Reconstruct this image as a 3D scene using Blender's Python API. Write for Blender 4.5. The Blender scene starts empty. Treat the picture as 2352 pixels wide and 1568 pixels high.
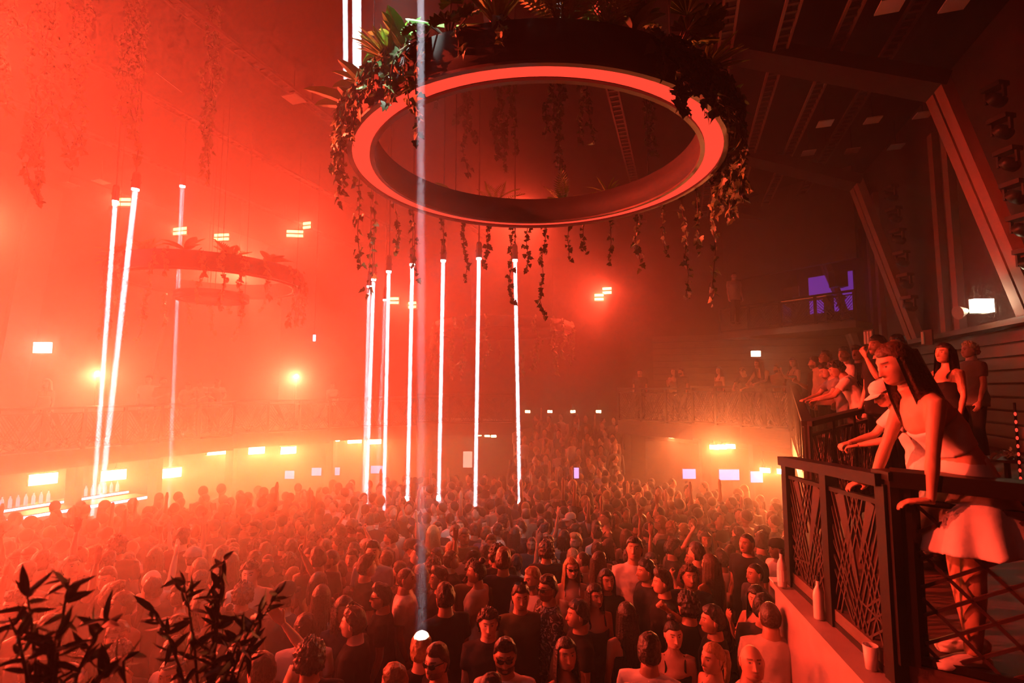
import bpy, math, random
import numpy as np
from mathutils import Vector, Matrix
sc = bpy.context.scene
COL = sc.collection
R = math.radians
# ------------------------------------------------------------------ camera
F, PIT, CZ = 1200.0, R(5.05), 4.0           # focal length in pixels of the 2352 px frame, upward pitch, height above dance floor
cam = bpy.data.cameras.new('camera'); cob = bpy.data.objects.new('camera', cam); COL.objects.link(cob)
cam.sensor_width = 36; cam.lens = F / 2352 * 36; cam.clip_start = .05
cam.dof.use_dof = True; cam.dof.focus_distance = 8.0; cam.dof.aperture_fstop = 2.2
cob.location = (0, 0, CZ); cob.rotation_euler = (R(90) + PIT, 0, 0); sc.camera = cob
# ------------------------------------------------------------------ world, exposure
w = bpy.data.worlds.new('world'); sc.world = w; w.use_nodes = True
w.node_tree.nodes['Background'].inputs[0].default_value = (.01, .008, .012, 1)
vs_ = sc.view_settings; vs_.view_transform = 'Standard'; vs_.look = 'None'; vs_.exposure = 0.0; vs_.gamma = 1.0; vs_.use_curve_mapping = False
sc.cycles.max_bounces = 2; sc.cycles.diffuse_bounces = 1; sc.cycles.glossy_bounces = 1; sc.cycles.transmission_bounces = 2
sc.cycles.use_adaptive_sampling = True; sc.cycles.adaptive_threshold = .18; sc.cycles.adaptive_min_samples = 12
sc.cycles.volume_bounces = 0; sc.cycles.transparent_max_bounces = 4
sc.cycles.caustics_reflective = False; sc.cycles.caustics_refractive = False
HAZE_DENSITY, HAZE_MID, HAZE_BANK, HAZE_G = .007, .020, .036, .66
RED, ORG = (1, .052, .021), (1, .18, .045)
def track(o, loc, tgt):
    o.location = loc; o.rotation_euler = (Vector(tgt) - Vector(loc)).to_track_quat('-Z', 'Y').to_euler()
def lamp(name, loc, tgt, power, col, size=.4, spread=150, sizey=None, parent=None):
    l = bpy.data.lights.new(name, 'AREA'); l.energy = power; l.color = col; l.size = size; l.spread = R(spread)
    l.shape = 'RECTANGLE' if sizey else 'DISK'
    if sizey: l.size_y = sizey
    o = bpy.data.objects.new(name, l); COL.objects.link(o); track(o, loc, tgt)
    if parent is not None:
        bpy.context.view_layer.update(); o.parent = parent; o.matrix_parent_inverse = parent.matrix_world.inverted()
    return o
def P(px, py, d):                            # a point seen at a pixel of the photograph, d metres in front of the lens
    a = (px - 1176) / F * d; b = (784 - py) / F * d
    return Vector((a, d * math.cos(PIT) - b * math.sin(PIT), CZ + d * math.sin(PIT) + b * math.cos(PIT)))
def PZ(px, py, z):                           # the same at a given height
    d = 1.0; q = P(px, py, 1.0); return Vector((0, 0, CZ)) + (q - Vector((0, 0, CZ))) * ((z - CZ) / (q.z - CZ))
HA = R(18.0)                                 # the hall is turned 18 degrees against the view
HU, HV = Vector((math.sin(HA), math.cos(HA), 0)), Vector((math.cos(HA), -math.sin(HA), 0))
def H(a, b, z): return HV * a + HU * b + Vector((0, 0, z))
# red wash floods and added fills, under the ceiling and at balcony height (the fixtures themselves are built further down)
WASH = [  # hall position a, b, z, aim a, b, z, watts, colour, spread
    (-16.5, 3.5, 8.8, -8, 4, 1, 500, RED, 95), (-17.3, 8, 8.6, -8, 5, 1, 460, RED, 95), (-14.5, 14, 8.4, -8, 6, 1, 560, RED, 95), (-13.2, 15.5, 4.4, -5, 4, 2, 420, RED, 90, .16), (-15.8, 10.5, 4.4, -5, 3, 2, 320, RED, 90, .16),
    (-5, 17.1, 10.4, -6, 8, 0, 230, RED, 85), (-13.6, 5.0, 3.7, -5.0, 3.0, 1.0, 480, RED, 70), (-11.5, 2.0, 3.7, -4.5, 3.0, .8, 260, RED, 62), (-6, -2, 9.6, -4, 5, 0, 26, (1, .20, .17), 90), (-12.5, 1.5, 9.6, 3.4, 7.0, 4.2, 500, RED, 34, .2)]  # low left pair, pinkish front fill and narrow balcony flood added, all unseen

# ------------------------------------------------------------------ mesh helpers
rnd = random.Random(7); nr = np.random.default_rng(7)
class MB:
    def __init__(s): s.v = []; s.f = []
    def add(s, v, f):
        n = len(s.v); s.v.extend([tuple(map(float, q)) for q in v]); s.f.extend([tuple(i + n for i in q) for q in f]); return s
    def box(s, x0, x1, y0, y1, z0, z1, M=None):
        v = [Vector((x, y, z)) for x in (x0, x1) for y in (y0, y1) for z in (z0, z1)]
        if M is not None: v = [M @ q for q in v]
        return s.add(v, [(0, 1, 3, 2), (4, 6, 7, 5), (0, 4, 5, 1), (2, 3, 7, 6), (0, 2, 6, 4), (1, 5, 7, 3)])
    def bar(s, p, q, wdt, thk, up=(0, 0, 1), w2=None):        # rectangular bar from p to q
        p, q = Vector(p), Vector(q); t = (q - p).normalized(); u = Vector(up); l = t.cross(u)
        if l.length < 1e-5: l = t.cross(Vector((1, 0, 0)))
        l.normalize(); u = l.cross(t)
        w2 = wdt if w2 is None else w2
        v = []
        for c, ww in ((p, wdt), (q, w2)):
            for a, b in ((-1, -1), (1, -1), (1, 1), (-1, 1)): v.append(c + l * a * ww / 2 + u * b * thk / 2)
        return s.add(v, [(3, 2, 1, 0), (4, 5, 6, 7), (0, 1, 5, 4), (1, 2, 6, 5), (2, 3, 7, 6), (3, 0, 4, 7)])
    def tube(s, pts, rad, n=10, hint=(1, 0, 0), caps=True):
        pts = [Vector(p) for p in pts]; hint = Vector(hint); base = len(s.v); m = len(pts)
        if not isinstance(rad, (list, tuple)): rad = [rad] * m
        pl = None
        for i, p in enumerate(pts):
            t = (pts[min(i + 1, m - 1)] - pts[max(i - 1, 0)]).normalized()
            h = hint if pl is None else pl
            l = h - t * h.dot(t)
            if l.length < 1e-4: l = t.orthogonal()
            l.normalize(); o = t.cross(l); pl = l
            r = rad[i]; a, b = r if isinstance(r, (list, tuple)) else (r, r)
            for k in range(n):
                th = 2 * math.pi * k / n; q = p + l * (a * math.cos(th)) + o * (b * math.sin(th)); s.v.append((q.x, q.y, q.z))
        for i in range(m - 1):
            for k in range(n):
                k2 = (k + 1) % n; s.f.append((base + i * n + k, base + i * n + k2, base + (i + 1) * n + k2, base + (i + 1) * n + k))
        if caps:
            s.f.append(tuple(base + k for k in range(n))[::-1]); s.f.append(tuple(base + (m - 1) * n + k for k in range(n)))
        return s
    def lathe(s, prof, n=48, c=(0, 0, 0), close=False):       # prof: (radius, z)
        base = len(s.v); m = len(prof)
        for k in range(n):
            th = 2 * math.pi * k / n
            for r, z in prof: s.v.append((c[0] + r * math.cos(th), c[1] + r * math.sin(th), c[2] + z))
        for k in range(n):
            k2 = (k + 1) % n
            for i in range(m if close else m - 1):
                j = (i + 1) % m; s.f.append((base + k * m + i, base + k2 * m + i, base + k2 * m + j, base + k * m + j))
        return s
    def ball(s, c, r, n=10, m=6):
        c = Vector(c); r = r if isinstance(r, (tuple, list)) else (r, r, r); base = len(s.v)
        for i in range(m + 1):
            ph = math.pi * (i / m - .5) * .998
            for k in range(n):
                th = 2 * math.pi * k / n
                s.v.append((c.x + r[0] * math.cos(ph) * math.cos(th), c.y + r[1] * math.cos(ph) * math.sin(th), c.z + r[2] * math.sin(ph)))
        for i in range(m):
            for k in range(n):
                k2 = (k + 1) % n; s.f.append((base + i * n + k, base + i * n + k2, base + (i + 1) * n + k2, base + (i + 1) * n + k))
        s.f.append(tuple(base + k for k in range(n))[::-1]); s.f.append(tuple(base + m * n + k for k in range(n)))
        return s
    def mesh(s, name, mat=None, smooth=False):
        me = bpy.data.meshes.new(name); me.from_pydata(s.v, [], s.f)
        if mat is not None: me.materials.append(mat)
        if smooth: me.polygons.foreach_set('use_smooth', [True] * len(me.polygons))
        me.update(); return me
    def obj(s, name, mat=None, parent=None, smooth=False): return link(name, s.mesh(name, mat, smooth), parent)
def link(name, data, parent=None, M=None):
    o = bpy.data.objects.new(name, data); COL.objects.link(o)
    if parent is not None: o.parent = parent
    if M is not None: o.matrix_local = M
    return o
def tag(o, label=None, cat=None, group=None, kind=None):
    if label: o['label'] = label
    if cat: o['category'] = cat
    if group: o['group'] = group
    if kind: o['kind'] = kind
    return o
def thing(name, label, cat, loc=(0, 0, 0), rz=0, group=None):
    o = bpy.data.objects.new(name, None); COL.objects.link(o); o.location = loc; o.rotation_euler = (0, 0, rz)
    o.empty_display_size = .1
    return tag(o, label, cat, group)
def struct(o): o['kind'] = 'structure'; return o
def setmat(o, m):
    o.material_slots[0].link = 'OBJECT'; o.material_slots[0].material = m; return o
# ------------------------------------------------------------------ materials
def mat(name, c, rough=.7, metal=0, noise=0, scale=8, bump=0, em=None, es=0, spec=.5, wood=False, trans=0):
    m = bpy.data.materials.new(name); m.use_nodes = True; nt = m.node_tree; b = nt.nodes['Principled BSDF']
    b.inputs['Base Color'].default_value = (*c, 1); b.inputs['Roughness'].default_value = rough; b.inputs['Metallic'].default_value = metal
    b.inputs['Specular IOR Level'].default_value = spec
    if trans: b.inputs['Transmission Weight'].default_value = trans
    if em: b.inputs['Emission Color'].default_value = (*em, 1); b.inputs['Emission Strength'].default_value = es
    if noise or bump:
        tc = nt.nodes.new('ShaderNodeTexCoord'); n = nt.nodes.new('ShaderNodeTexNoise'); n.inputs['Scale'].default_value = scale; n.inputs['Detail'].default_value = 3
        src = tc.outputs['Object']
        if wood:
            mp = nt.nodes.new('ShaderNodeMapping'); mp.inputs['Scale'].default_value = (1, 1, 14); nt.links.new(src, mp.inputs[0]); src = mp.outputs[0]
        nt.links.new(src, n.inputs['Vector'])
        if noise:
            r = nt.nodes.new('ShaderNodeMapRange'); r.inputs['To Min'].default_value = 1 - noise; r.inputs['To Max'].default_value = 1 + noise
            nt.links.new(n.outputs['Fac'], r.inputs['Value'])
            mx = nt.nodes.new('ShaderNodeMix'); mx.data_type = 'RGBA'; mx.blend_type = 'MULTIPLY'; mx.inputs['Factor'].default_value = 1
            mx.inputs['A'].default_value = (*c, 1); nt.links.new(r.outputs[0], mx.inputs['B']); nt.links.new(mx.outputs['Result'], b.inputs['Base Color'])
        if bump:
            bp = nt.nodes.new('ShaderNodeBump'); bp.inputs['Strength'].default_value = bump; bp.inputs['Distance'].default_value = .02
            nt.links.new(n.outputs['Fac'], bp.inputs['Height']); nt.links.new(bp.outputs[0], b.inputs['Normal'])
    return m
def skin_mat(name, c):
    m = mat(name, c, .5); nt = m.node_tree; b = nt.nodes['Principled BSDF']
    a = nt.nodes.new('ShaderNodeAttribute'); a.attribute_name = 'tint'
    mx = nt.nodes.new('ShaderNodeMix'); mx.data_type = 'RGBA'; mx.inputs['A'].default_value = (*c, 1)
    nt.links.new(a.outputs['Alpha'], mx.inputs['Factor']); nt.links.new(a.outputs['Color'], mx.inputs['B']); nt.links.new(mx.outputs['Result'], b.inputs['Base Color'])
    return m
def emit(name, c, s):
    m = bpy.data.materials.new(name); m.use_nodes = True; nt = m.node_tree; nt.nodes.clear()
    o = nt.nodes.new('ShaderNodeOutputMaterial'); e = nt.nodes.new('ShaderNodeEmission'); e.inputs[0].default_value = (*c, 1); e.inputs[1].default_value = s
    nt.links.new(e.outputs[0], o.inputs[0]); m.cycles.emission_sampling = 'NONE'; return m
M = {}
M['floor'] = mat('floor_concrete', (.10, .085, .085), .6, noise=.3, scale=3)
M['wall'] = mat('dark_plaster', (.080, .042, .042), .85, noise=.25, scale=2, bump=.1)
M['ceiling'] = mat('ceiling_black', (.040, .024, .024), .9, noise=.25, scale=3)
M['timber'] = mat('dark_timber', (.11, .06, .05), .55, noise=.35, scale=3, wood=True)
M['column'] = mat('column_paint', (.30, .16, .14), .7, noise=.12, scale=6)
M['metal'] = mat('black_steel', (.016, .010, .010), .5, metal=.0, noise=.2, scale=30, spec=.2)
M['bar_steel'] = mat('lattice_steel', (.05, .028, .026), .5, spec=.25)
M['fixture'] = mat('fixture_black', (.02, .02, .022), .4)
M['drum'] = mat('drum_black', (.035, .03, .032), .7, noise=.2, scale=6)
M['drumtrim'] = mat('drum_trim', (.10, .06, .05), .5)
M['glow'] = emit('ring_glow_diffuser', (1, .052, .028), 1.35)
M['glowdim'] = emit('ring_glow_dim', (1, .06, .03), .35)
M['lens'] = emit('beam_lens', (1, .93, .97), 14)
M['flood'] = emit('flood_lens', (1, .78, .36), 30)
M['blinder'] = emit('blinder_lens', (1, .38, .14), 9)
M['warm'] = emit('warm_wall_lamp', (1, .80, .50), 20)
M['lilac'] = emit('lilac_strip', (.85, .62, 1), 4.5)
M['white_sq'] = mat('panel_white', (.80, .72, .68), .6)
M['ivy'] = mat('ivy_leaf', (.045, .10, .030), .42, noise=.4, scale=9)
M['ivy2'] = mat('ivy_leaf_pale', (.16, .24, .08), .45, noise=.3, scale=9)
M['broad'] = mat('broad_leaf', (.14, .36, .08), .38, noise=.3, scale=7)
M['fern'] = mat('fern_leaf', (.24, .42, .10), .5, noise=.3, scale=9)
M['rubber'] = mat('rubber_leaf', (.012, .018, .012), .22)
M['stem'] = mat('stem_brown', (.07, .055, .03), .7)
M['bamboo'] = mat('bamboo_leaf', (.045, .035, .025), .5, noise=.3, scale=9)
M['glass'] = mat('bottle_glass', (.75, .72, .70), .08, trans=.0, spec=.9)
M['bottle'] = mat('bottle_lilac_glow', (.75, .68, .85), .15, em=(.85, .65, 1), es=.5)  # lilac shelf light put into the bottles as emission
M['capm'] = mat('bottle_cap', (.03, .03, .03), .4)
M['paper'] = mat('white_paper', (.8, .78, .76), .7)
M['concrete'] = mat('ledge_top', (.34, .28, .27), .45, noise=.25, scale=5)
M['purple'] = emit('purple_screen', (.16, .035, .40), .75)
M['phone'] = emit('phone_screen', (.8, .85, 1), 3)
# ------------------------------------------------------------------ the hall
FZ = .30                                                        # the near tier of the dance floor
def quadprism(name, pts, z0, z1, m, parent=None):               # a vertical prism over a plan polygon
    n = len(pts); b = MB()
    v = [(p[0], p[1], z) for z in (z0, z1) for p in pts]
    f = [tuple(range(n))[::-1], tuple(range(n, 2 * n))] + [(i, (i + 1) % n, n + (i + 1) % n, n + i) for i in range(n)]
    b.add(v, f); return b.obj(name, m, parent)
def hq(a0, a1, b0, b1): return [H(a0, b0, 0), H(a1, b0, 0), H(a1, b1, 0), H(a0, b1, 0)]
AL, AR, B0, B1, CEIL = -18.0, 5.5, -5.0, 20.0, 10.6
struct(quadprism('floor', hq(AL, AR, B0, B1), -.3, 0, M['floor']))
struct(quadprism('ceiling', hq(AL, AR, B0, B1), CEIL, CEIL + .3, M['ceiling']))
wl = struct(quadprism('wall_left', hq(AL - .3, AL, B0, B1), 0, CEIL, M['wall']))
wr = struct(quadprism('wall_right', hq(AR, AR + .3, B0, B1), 0, CEIL, M['wall']))
wb = struct(quadprism('wall_back', hq(AL, AR, B1, B1 + .3), 0, CEIL, M['wall']))
struct(quadprism('wall_front', hq(AL, AR, B0 - .3, B0), 0, CEIL, M['wall']))
# near tier of the dance floor and the platform that the camera stands on
struct(quadprism('floor_tier', [(-8.5, -1), (2.4, -1), (2.9, 7.0), (-8.5, 7.0)], .002, FZ, M['floor']))
# haze: one body of thin smoke filling the hall
def haze_mat(name, dens):
    hz = bpy.data.materials.new(name); hz.use_nodes = True; nt = hz.node_tree; nt.nodes.clear()
    o = nt.nodes.new('ShaderNodeOutputMaterial'); v = nt.nodes.new('ShaderNodeVolumeScatter'); nt.links.new(v.outputs[0], o.inputs['Volume'])
    v.inputs['Density'].default_value = dens; v.inputs['Anisotropy'].default_value = HAZE_G; return hz
tag(quadprism('haze', hq(AL + .01, AR - .01, B0 + .01, B1 - .01), .01, CEIL - .01, haze_mat('stage_haze', HAZE_DENSITY)), 'thin smoke haze hanging through the whole hall', 'haze', kind='stuff')
tag(quadprism('haze_drift', hq(AL + .03, AR - .03, 7.0, B1 - .03), .03, CEIL - .03, haze_mat('mid_haze', HAZE_MID)), 'smoke drifting in the deeper half of the hall', 'haze', kind='stuff')
tag(quadprism('haze_bank', hq(AL + .02, -2.2, B0 + .02, B1 - .02), .02, CEIL - .02, haze_mat('dense_haze', HAZE_BANK)), 'denser smoke bank drifting over the lit side of the hall', 'haze', kind='stuff')
# horizontal timber boards on the lower walls
def boards(parent, p, q, z0, z1, n, nrm, m):
    for i in range(n):
        zc = z0 + (z1 - z0) * (i + .5) / n; hh = (z1 - z0) / n
        b = MB(); b.bar((p.x, p.y, zc), (q.x, q.y, zc), .07 if i % 2 else .045, hh * .82); b.obj('board', M['timber'], parent)
boards(wr, H(AR - .06, 5, 0), H(AR - .06, B1 - .1, 0), 2.9, 5.0, 9, None, None)
boards(wb, H(-1, B1 - .06, 0), H(AR - .1, B1 - .06, 0), 3.1, 5.9, 12, None, None)
shelf = MB(); shelf.bar(H(AR - .18, 5, 5.08), H(AR - .18, B1, 5.08), .36, .10); shelf.obj('ledge', M['timber'], wr)
# slanted double-strip columns on the right wall
for i, (bb, txt) in enumerate(((10.3, 'nearest the camera, beside the string of moving heads'), (14.7, 'behind the crowded side balcony'), (19.1, 'in the hazy back corner beside the tech booth'))):
    c = thing('slanted_column', 'leaning pale double-strip column ' + txt, 'column', H(5.3, bb, 5.13), group='leaning wall columns')
    for s in (-1, 1):
        b = MB(); p = Vector((0, 0, 0)) + HU * (s * .16); q = HV * -1.05 + Vector((0, 0, 4.0)) + HU * (s * .16)
        b.bar(p, q, .26, .16, up=-HV); b.obj('strip', M['column'], c)
    b = MB(); b.bar(HV * .05, HV * -1.0 + Vector((0, 0, 4.0)), .09, .10, up=-HV); b.obj('slot', M['fixture'], c)
    b = MB(); b.bar(HV * -.98 + Vector((0, 0, 3.95)), HV * -4.2 + Vector((0, 0, 5.3)), .6, .25); b.obj('roof_arm', M['ceiling'], c)
for i, bb in enumerate((8.6, 12.9, 13.5, 17.2, 17.8)):
    b = MB(); b.bar(H(AR - .06, bb, 5.13), H(AR - .06, bb, 9.6), .22, .14, up=HV); o = b.obj('pilaster', M['column'], wr)
for i, bb in enumerate((0.5, 5, 9.5, 14)):
    b = MB(); b.bar(H(AL + .2, bb, 3.5), H(AL + 1.2, bb, 9.6), .7, .2, up=HV); b.obj('pilaster', M['column'], wl)
# string of moving heads beside the columns
def moving_head(loc, label, group, rz=0, lit=.8):
    t = thing('moving_head', label, 'stage light', loc, rz, group)
    b = MB(); b.box(-.14, .14, -.10, .10, .10, .17); b.obj('base', M['fixture'], t)
    b = MB(); b.bar((-.13, 0, .12), (-.13, 0, -.08), .03, .06, up=(0, 1, 0)); b.bar((.13, 0, .12), (.13, 0, -.08), .03, .06, up=(0, 1, 0)); b.obj('yoke', M['fixture'], t)
    b = MB(); b.tube([(0, .10, -.03), (0, 0, -.06), (0, -.13, -.10)], [.07, .10, .085], 14); h = b.obj('head', M['fixture'], t, True)
    b = MB(); b.tube([(0, -.131, -.10), (0, -.136, -.102)], [.065, .06], 14); b.obj('lens', M['rubber'], h)
    return t
for ci, (bb, n) in enumerate(((10.1, 6), (14.4, 6))):
    col = ('near', 'far')[ci]
    for k in range(n):
        moving_head(H(4.95 - .9 * k / n * .3, bb - .45, 5.9 + k * .52), 'small black moving head, %s from the bottom of the %s column string' % (('first', 'second', 'third', 'fourth', 'fifth', 'sixth')[k], col), 'moving heads on the column strings', R(100))
# ceiling rails with square white panels
SQ = [(2045, 15), (2195, 10), (1895, 285), (2005, 277), (2120, 265), (1857, 352), (1957, 347), (2058, 338), (1860, 480), (1942, 474), (1760, 523), (1833, 518), (1907, 515), (232, 418), (160, 425), (80, 434), (186, 478), (675, 228)]
def roman(i): return (ORD[i] if i < len(ORD) else 'last')
ORD = ('first', 'second', 'third', 'fourth', 'fifth', 'sixth', 'seventh', 'eighth', 'ninth', 'tenth', 'eleventh', 'twelfth', 'thirteenth', 'fourteenth', 'fifteenth', 'sixteenth', 'seventeenth', 'eighteenth', 'nineteenth', 'twentieth', 'twenty-first', 'twenty-second', 'twenty-third', 'twenty-fourth', 'twenty-fifth', 'twenty-sixth', 'twenty-seventh')
SQL = ['largest tilted white ceiling panel cut by the top edge', 'large white ceiling panel cut by the top edge beside another',
  'white ceiling panel, inner one of the three in the front row', 'white ceiling panel, middle one of three in the front row', 'white ceiling panel, outer one of three in the front row',
  'white ceiling panel, inner one of three in the second row', 'white ceiling panel, middle one of three in the second row', 'white ceiling panel, outer one of three in the second row',
  'small dim ceiling panel, inner of the pair above the booth', 'small dim ceiling panel, outer of the pair above the booth',
  'tiny dim ceiling panel, inner of the last row of three', 'tiny dim ceiling panel, middle of the last row of three', 'tiny dim ceiling panel, outer of the last row of three',
  'hazy pink ceiling panel above the tall beams', 'hazy pink ceiling panel beside hanging ivy', 'hazy pink ceiling panel at the hall edge', 'hazy pink ceiling panel below three others', 'pink ceiling panel between the ivy and the big planter']
for i, (px, py) in enumerate(SQ):
    p = PZ(px, py, 9.9); s = .15 if i > 1 else .17
    if i > 12: s = .17
    t = thing('ceiling_panel', SQL[i], 'ceiling panel', p, -HA, 'square ceiling panels')
    b = MB(); b.box(-s, s, -s, s, 0, .025); b.obj('plate', M['white_sq'], t)
    b = MB(); b.tube([(0, 0, .02), (0, 0, CEIL - 9.9)], .012, 6); b.obj('hanger', M['fixture'], t)
for k, a in enumerate((-13.5, -10.5, -7.5, -1.2, .9, 1.85, 2.8, 3.75)):
    t = thing('ceiling_rail', 'long slatted ceiling rail, %s from the left wall' % roman(k), 'rail', H(a, 0, 10.1), -HA, 'ceiling rails')
    for s in (-.11, .11):
        b = MB(); b.box(s - .02, s + .02, 1.5, 19.5, -.03, .03); b.obj('runner', M['column'] if k in (0, 4, 5, 6) else M['timber'], t)
    b = MB()
    for j in range(90): b.box(-.10, .10, 1.6 + j * .2, 1.66 + j * .2, -.012, .012)
    tag(b.obj('slats', M['timber'], t), kind='stuff')
    b = MB()
    for yy in (3, 9, 15): b.tube([(0, yy, 0), (0, yy, .5)], .015, 6)
    tag(b.obj('hangers', M['fixture'], t), kind='stuff')

# ------------------------------------------------------------------ balconies
def lattice_segments(seed, grid=False):
    S = []
    if grid:
        for k in range(-5, 9): S.append((k * .19, 1, k * .19 + .62, 0, .02, .02))
        for k in range(0, 13): S.append((k * .19, 1, k * .19 - 1.05, 0, .02, .02))
    else:
        for k in (-3, -2, -1, 0, 1, 4, 5, 6): S.append((k * .085, 1, k * .085 + .62, 0, .016, .016))
        for k in (5, 6, 7, 10, 11, 12, 13): S.append((k * .085 + .05, 1, k * .085 - .55, 0, .016, .016))
        for k in range(4): S.append((0, .46 - .10 * k, .38, .80 - .10 * k - .52, .014, .014))
        for k in range(3): S.append((.60, .06 + .11 * k, 1, .40 + .11 * k, .014, .014))
        S.append((.19, 1, .46, .56, .13, .02)); S.append((.80, 1, .50, .38, .17, .02)); S.append((.05, .25, .5, .30, .018, .018))
    out = []
    for x0, y0, x1, y1, w0, w1 in S:                            # clip to the unit panel
        t0, t1 = 0.0, 1.0; dx, dy = x1 - x0, y1 - y0
        for pp, qq in ((-dx, x0), (dx, 1 - x0), (-dy, y0), (dy, 1 - y0)):
            if abs(pp) < 1e-9:
                if qq < 0: t1 = -1
                continue
            t = qq / pp
            if pp < 0: t0 = max(t0, t)
            else: t1 = min(t1, t)
        if t1 - t0 > .05: out.append((x0 + dx * t0, y0 + dy * t0, x0 + dx * t1, y0 + dy * t1, w0 + (w1 - w0) * t0, w0 + (w1 - w0) * t1))
    return out
def railing(label, p, q, zb0, zb1, h0, h1, n, fine=False, group='lattice balcony railings', thick=1.0, base=.06, grid=False):
    p, q = Vector(p), Vector(q); L = Vector((q.x - p.x, q.y - p.y, 0)).length; d = Vector((q.x - p.x, q.y - p.y, 0)).normalized(); nn = Vector((d.y, -d.x, 0))
    t = thing('balcony_railing', label, 'railing', (p.x, p.y, zb0), 0, group)
    def at(u, v): return d * (u * L) + Vector((0, 0, (zb1 - zb0) * u + (h0 + (h1 - h0) * u) * v))
    b = MB(); b.bar(at(0, 1) - d * .03, at(1, 1) + d * .03, .11 * thick, .055 * thick); b.obj('handrail', M['metal'], t)
    b = MB(); b.bar(at(0, base), at(1, base), .05, .04); b.obj('bottom_rail', M['metal'], t)
    b = MB(); b.bar(at(0, .875), at(1, .875), .04, .03); b.obj('top_rail', M['metal'], t)
    for k in range(n + 1):
        b = MB(); b.bar(at(k / n, 0), at(k / n, .98), .075 * thick, .06 * thick, up=nn); b.obj('post', M['metal'], t)
    for k in range(n):
        u0, u1 = (k + .06) / n, (k + .94) / n
        v0, v1 = base + .01, .86
        bb = MB()
        for j, (x0, y0, x1, y1, w0, w1) in enumerate(lattice_segments(k, grid)):
            if k % 2: x0, x1 = 1 - x0, 1 - x1
            b = MB() if fine else bb
            b.bar(at(u0 + (u1 - u0) * x0, v0 + (v1 - v0) * y0), at(u0 + (u1 - u0) * x1, v0 + (v1 - v0) * y1), w0 * L / n if w0 > .05 else (.019 if grid else .013), .012, up=nn, w2=(w1 * L / n if w0 > .05 else (.019 if grid else .013)))
            if fine: b.obj('lattice_bar', M['bar_steel'], t)
        if not fine: tag(bb.obj('lattice', M['bar_steel'], t), kind='stuff')
    return t
def plan(px, d, z=0): q = P(px, 890, d); return Vector((q.x, q.y, z))
BAL = [(-160, 10.3, 2.5), (0, 11.5, 2.5), (200, 12.9, 2.5), (375, 14.4, 2.5), (540, 16.0, 2.55), (760, 17.6, 2.6), (960, 18.4, 2.7), (1180, 18.6, 2.8)]
BAR_ = [(1420, 17.0, 2.9), (1590, 14.8, 3.0), (1700, 13.4, 3.0), (1812, 12.3, 3.0)]
LBL = {0: 'hazy red lattice railing of the left balcony at the frame edge', 1: 'hazy lattice railing with fan pattern above the lilac bar', 2: 'hazy lattice railing behind the tall left beam',
       3: 'hazy lattice railing below the people in pale shirts', 4: 'hazy balcony railing above the row of three floodlights', 5: 'hazy balcony railing behind the cluster of beams', 6: 'faint balcony railing at the far back of the hall'}
def balcony(pts, name, rails, deep):
    ins = [plan(px, d) for px, d, z in pts]; z0 = pts[0][2]
    cen = Vector((-4, 8, 0))
    outs = [p + (p - cen).normalized() * deep for p in ins]
    for i in range(len(pts) - 1):
        z = (pts[i][2] + pts[i + 1][2]) / 2
        struct(quadprism('floor_balcony', [ins[i], ins[i + 1], outs[i + 1], outs[i]], z - .28, z, M['timber']))
        d = (ins[i + 1] - ins[i]).normalized(); n = Vector((d.y, -d.x, 0))
        b = MB(); b.bar(ins[i] + n * .02 + Vector((0, 0, z - .2)), ins[i + 1] + n * .02 + Vector((0, 0, z - .2)), .06, .42); struct(b.obj('trim_fascia', M['timber']))
        railing(rails[i], ins[i], ins[i + 1], z, z, 1.02, 1.02, 3 if (ins[i + 1] - ins[i]).length > 2.2 else 2)
    for k in range(0, len(pts)):
        p = ins[k] + (ins[k] - cen).normalized() * .5
        b = MB(); b.box(p.x - .12, p.x + .12, p.y - .12, p.y + .12, 0, pts[k][2] - .28); struct(b.obj('trim_pillar', M['wall']))
    return ins, outs
insL, outsL = balcony(BAL, 'left', LBL, 4.0)
insR, outsR = balcony(BAR_, 'right', {0: 'hazy railing of the back balcony beside the stepped crowd', 1: 'lattice railing under the couple at the back', 2: 'lattice railing under the long-haired woman looking down'}, 3.2)
# walls under the balconies
for ins, outs in ((insL, outsL), (insR, outsR)):
    for i in range(len(ins) - 1):
        p = ins[i] + (outs[i] - ins[i]) * .62; q = ins[i + 1] + (outs[i + 1] - ins[i + 1]) * .62
        b = MB(); b.bar((p.x, p.y, 1.1), (q.x, q.y, 1.1), .12, 2.2); struct(b.obj('wall_bar', M['wall']))
# steps at the back
for k in range(7):
    p0, p1 = plan(1180, 13.6 + k * .75), plan(1430, 13.2 + k * .62); q0, q1 = plan(1180, 18.6), plan(1430, 17.2)
    struct(quadprism('floor_step', [p0, p1, q1, q0], .19 * k + .001, .19 * (k + 1), M['floor']))
# right side: raised bays of the side balcony
BF = 2.40
A_, B_ = PZ(1822, 1345, 2.27), PZ(2062, 1568, 2.27)
C_ = Vector((3.55, 2.35, 0))
D_, E_ = plan(1851, 5.6), plan(1995, 6.7)
struct(quadprism('floor_bay', [(B_.x - .02, B_.y), (C_.x, C_.y), (7.5, 1.2), (9.5, 6.0), (E_.x, E_.y + .1), (D_.x, D_.y - .3), (A_.x - .02, A_.y)], 2.12, BF, M['timber']))
struct(quadprism('floor_side', [(D_.x, D_.y), (E_.x, E_.y), (8.6, 6.6), (10.2, 13.2), (insR[-1].x, insR[-1].y)], 2.5, 2.85, M['timber']))
struct(quadprism('wall_bay', [(B_.x, B_.y), (C_.x, C_.y), (7.5, 1.2), (9, 6), (D_.x, D_.y), (A_.x, A_.y)], .002, 2.12, M['wall']))
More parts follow.
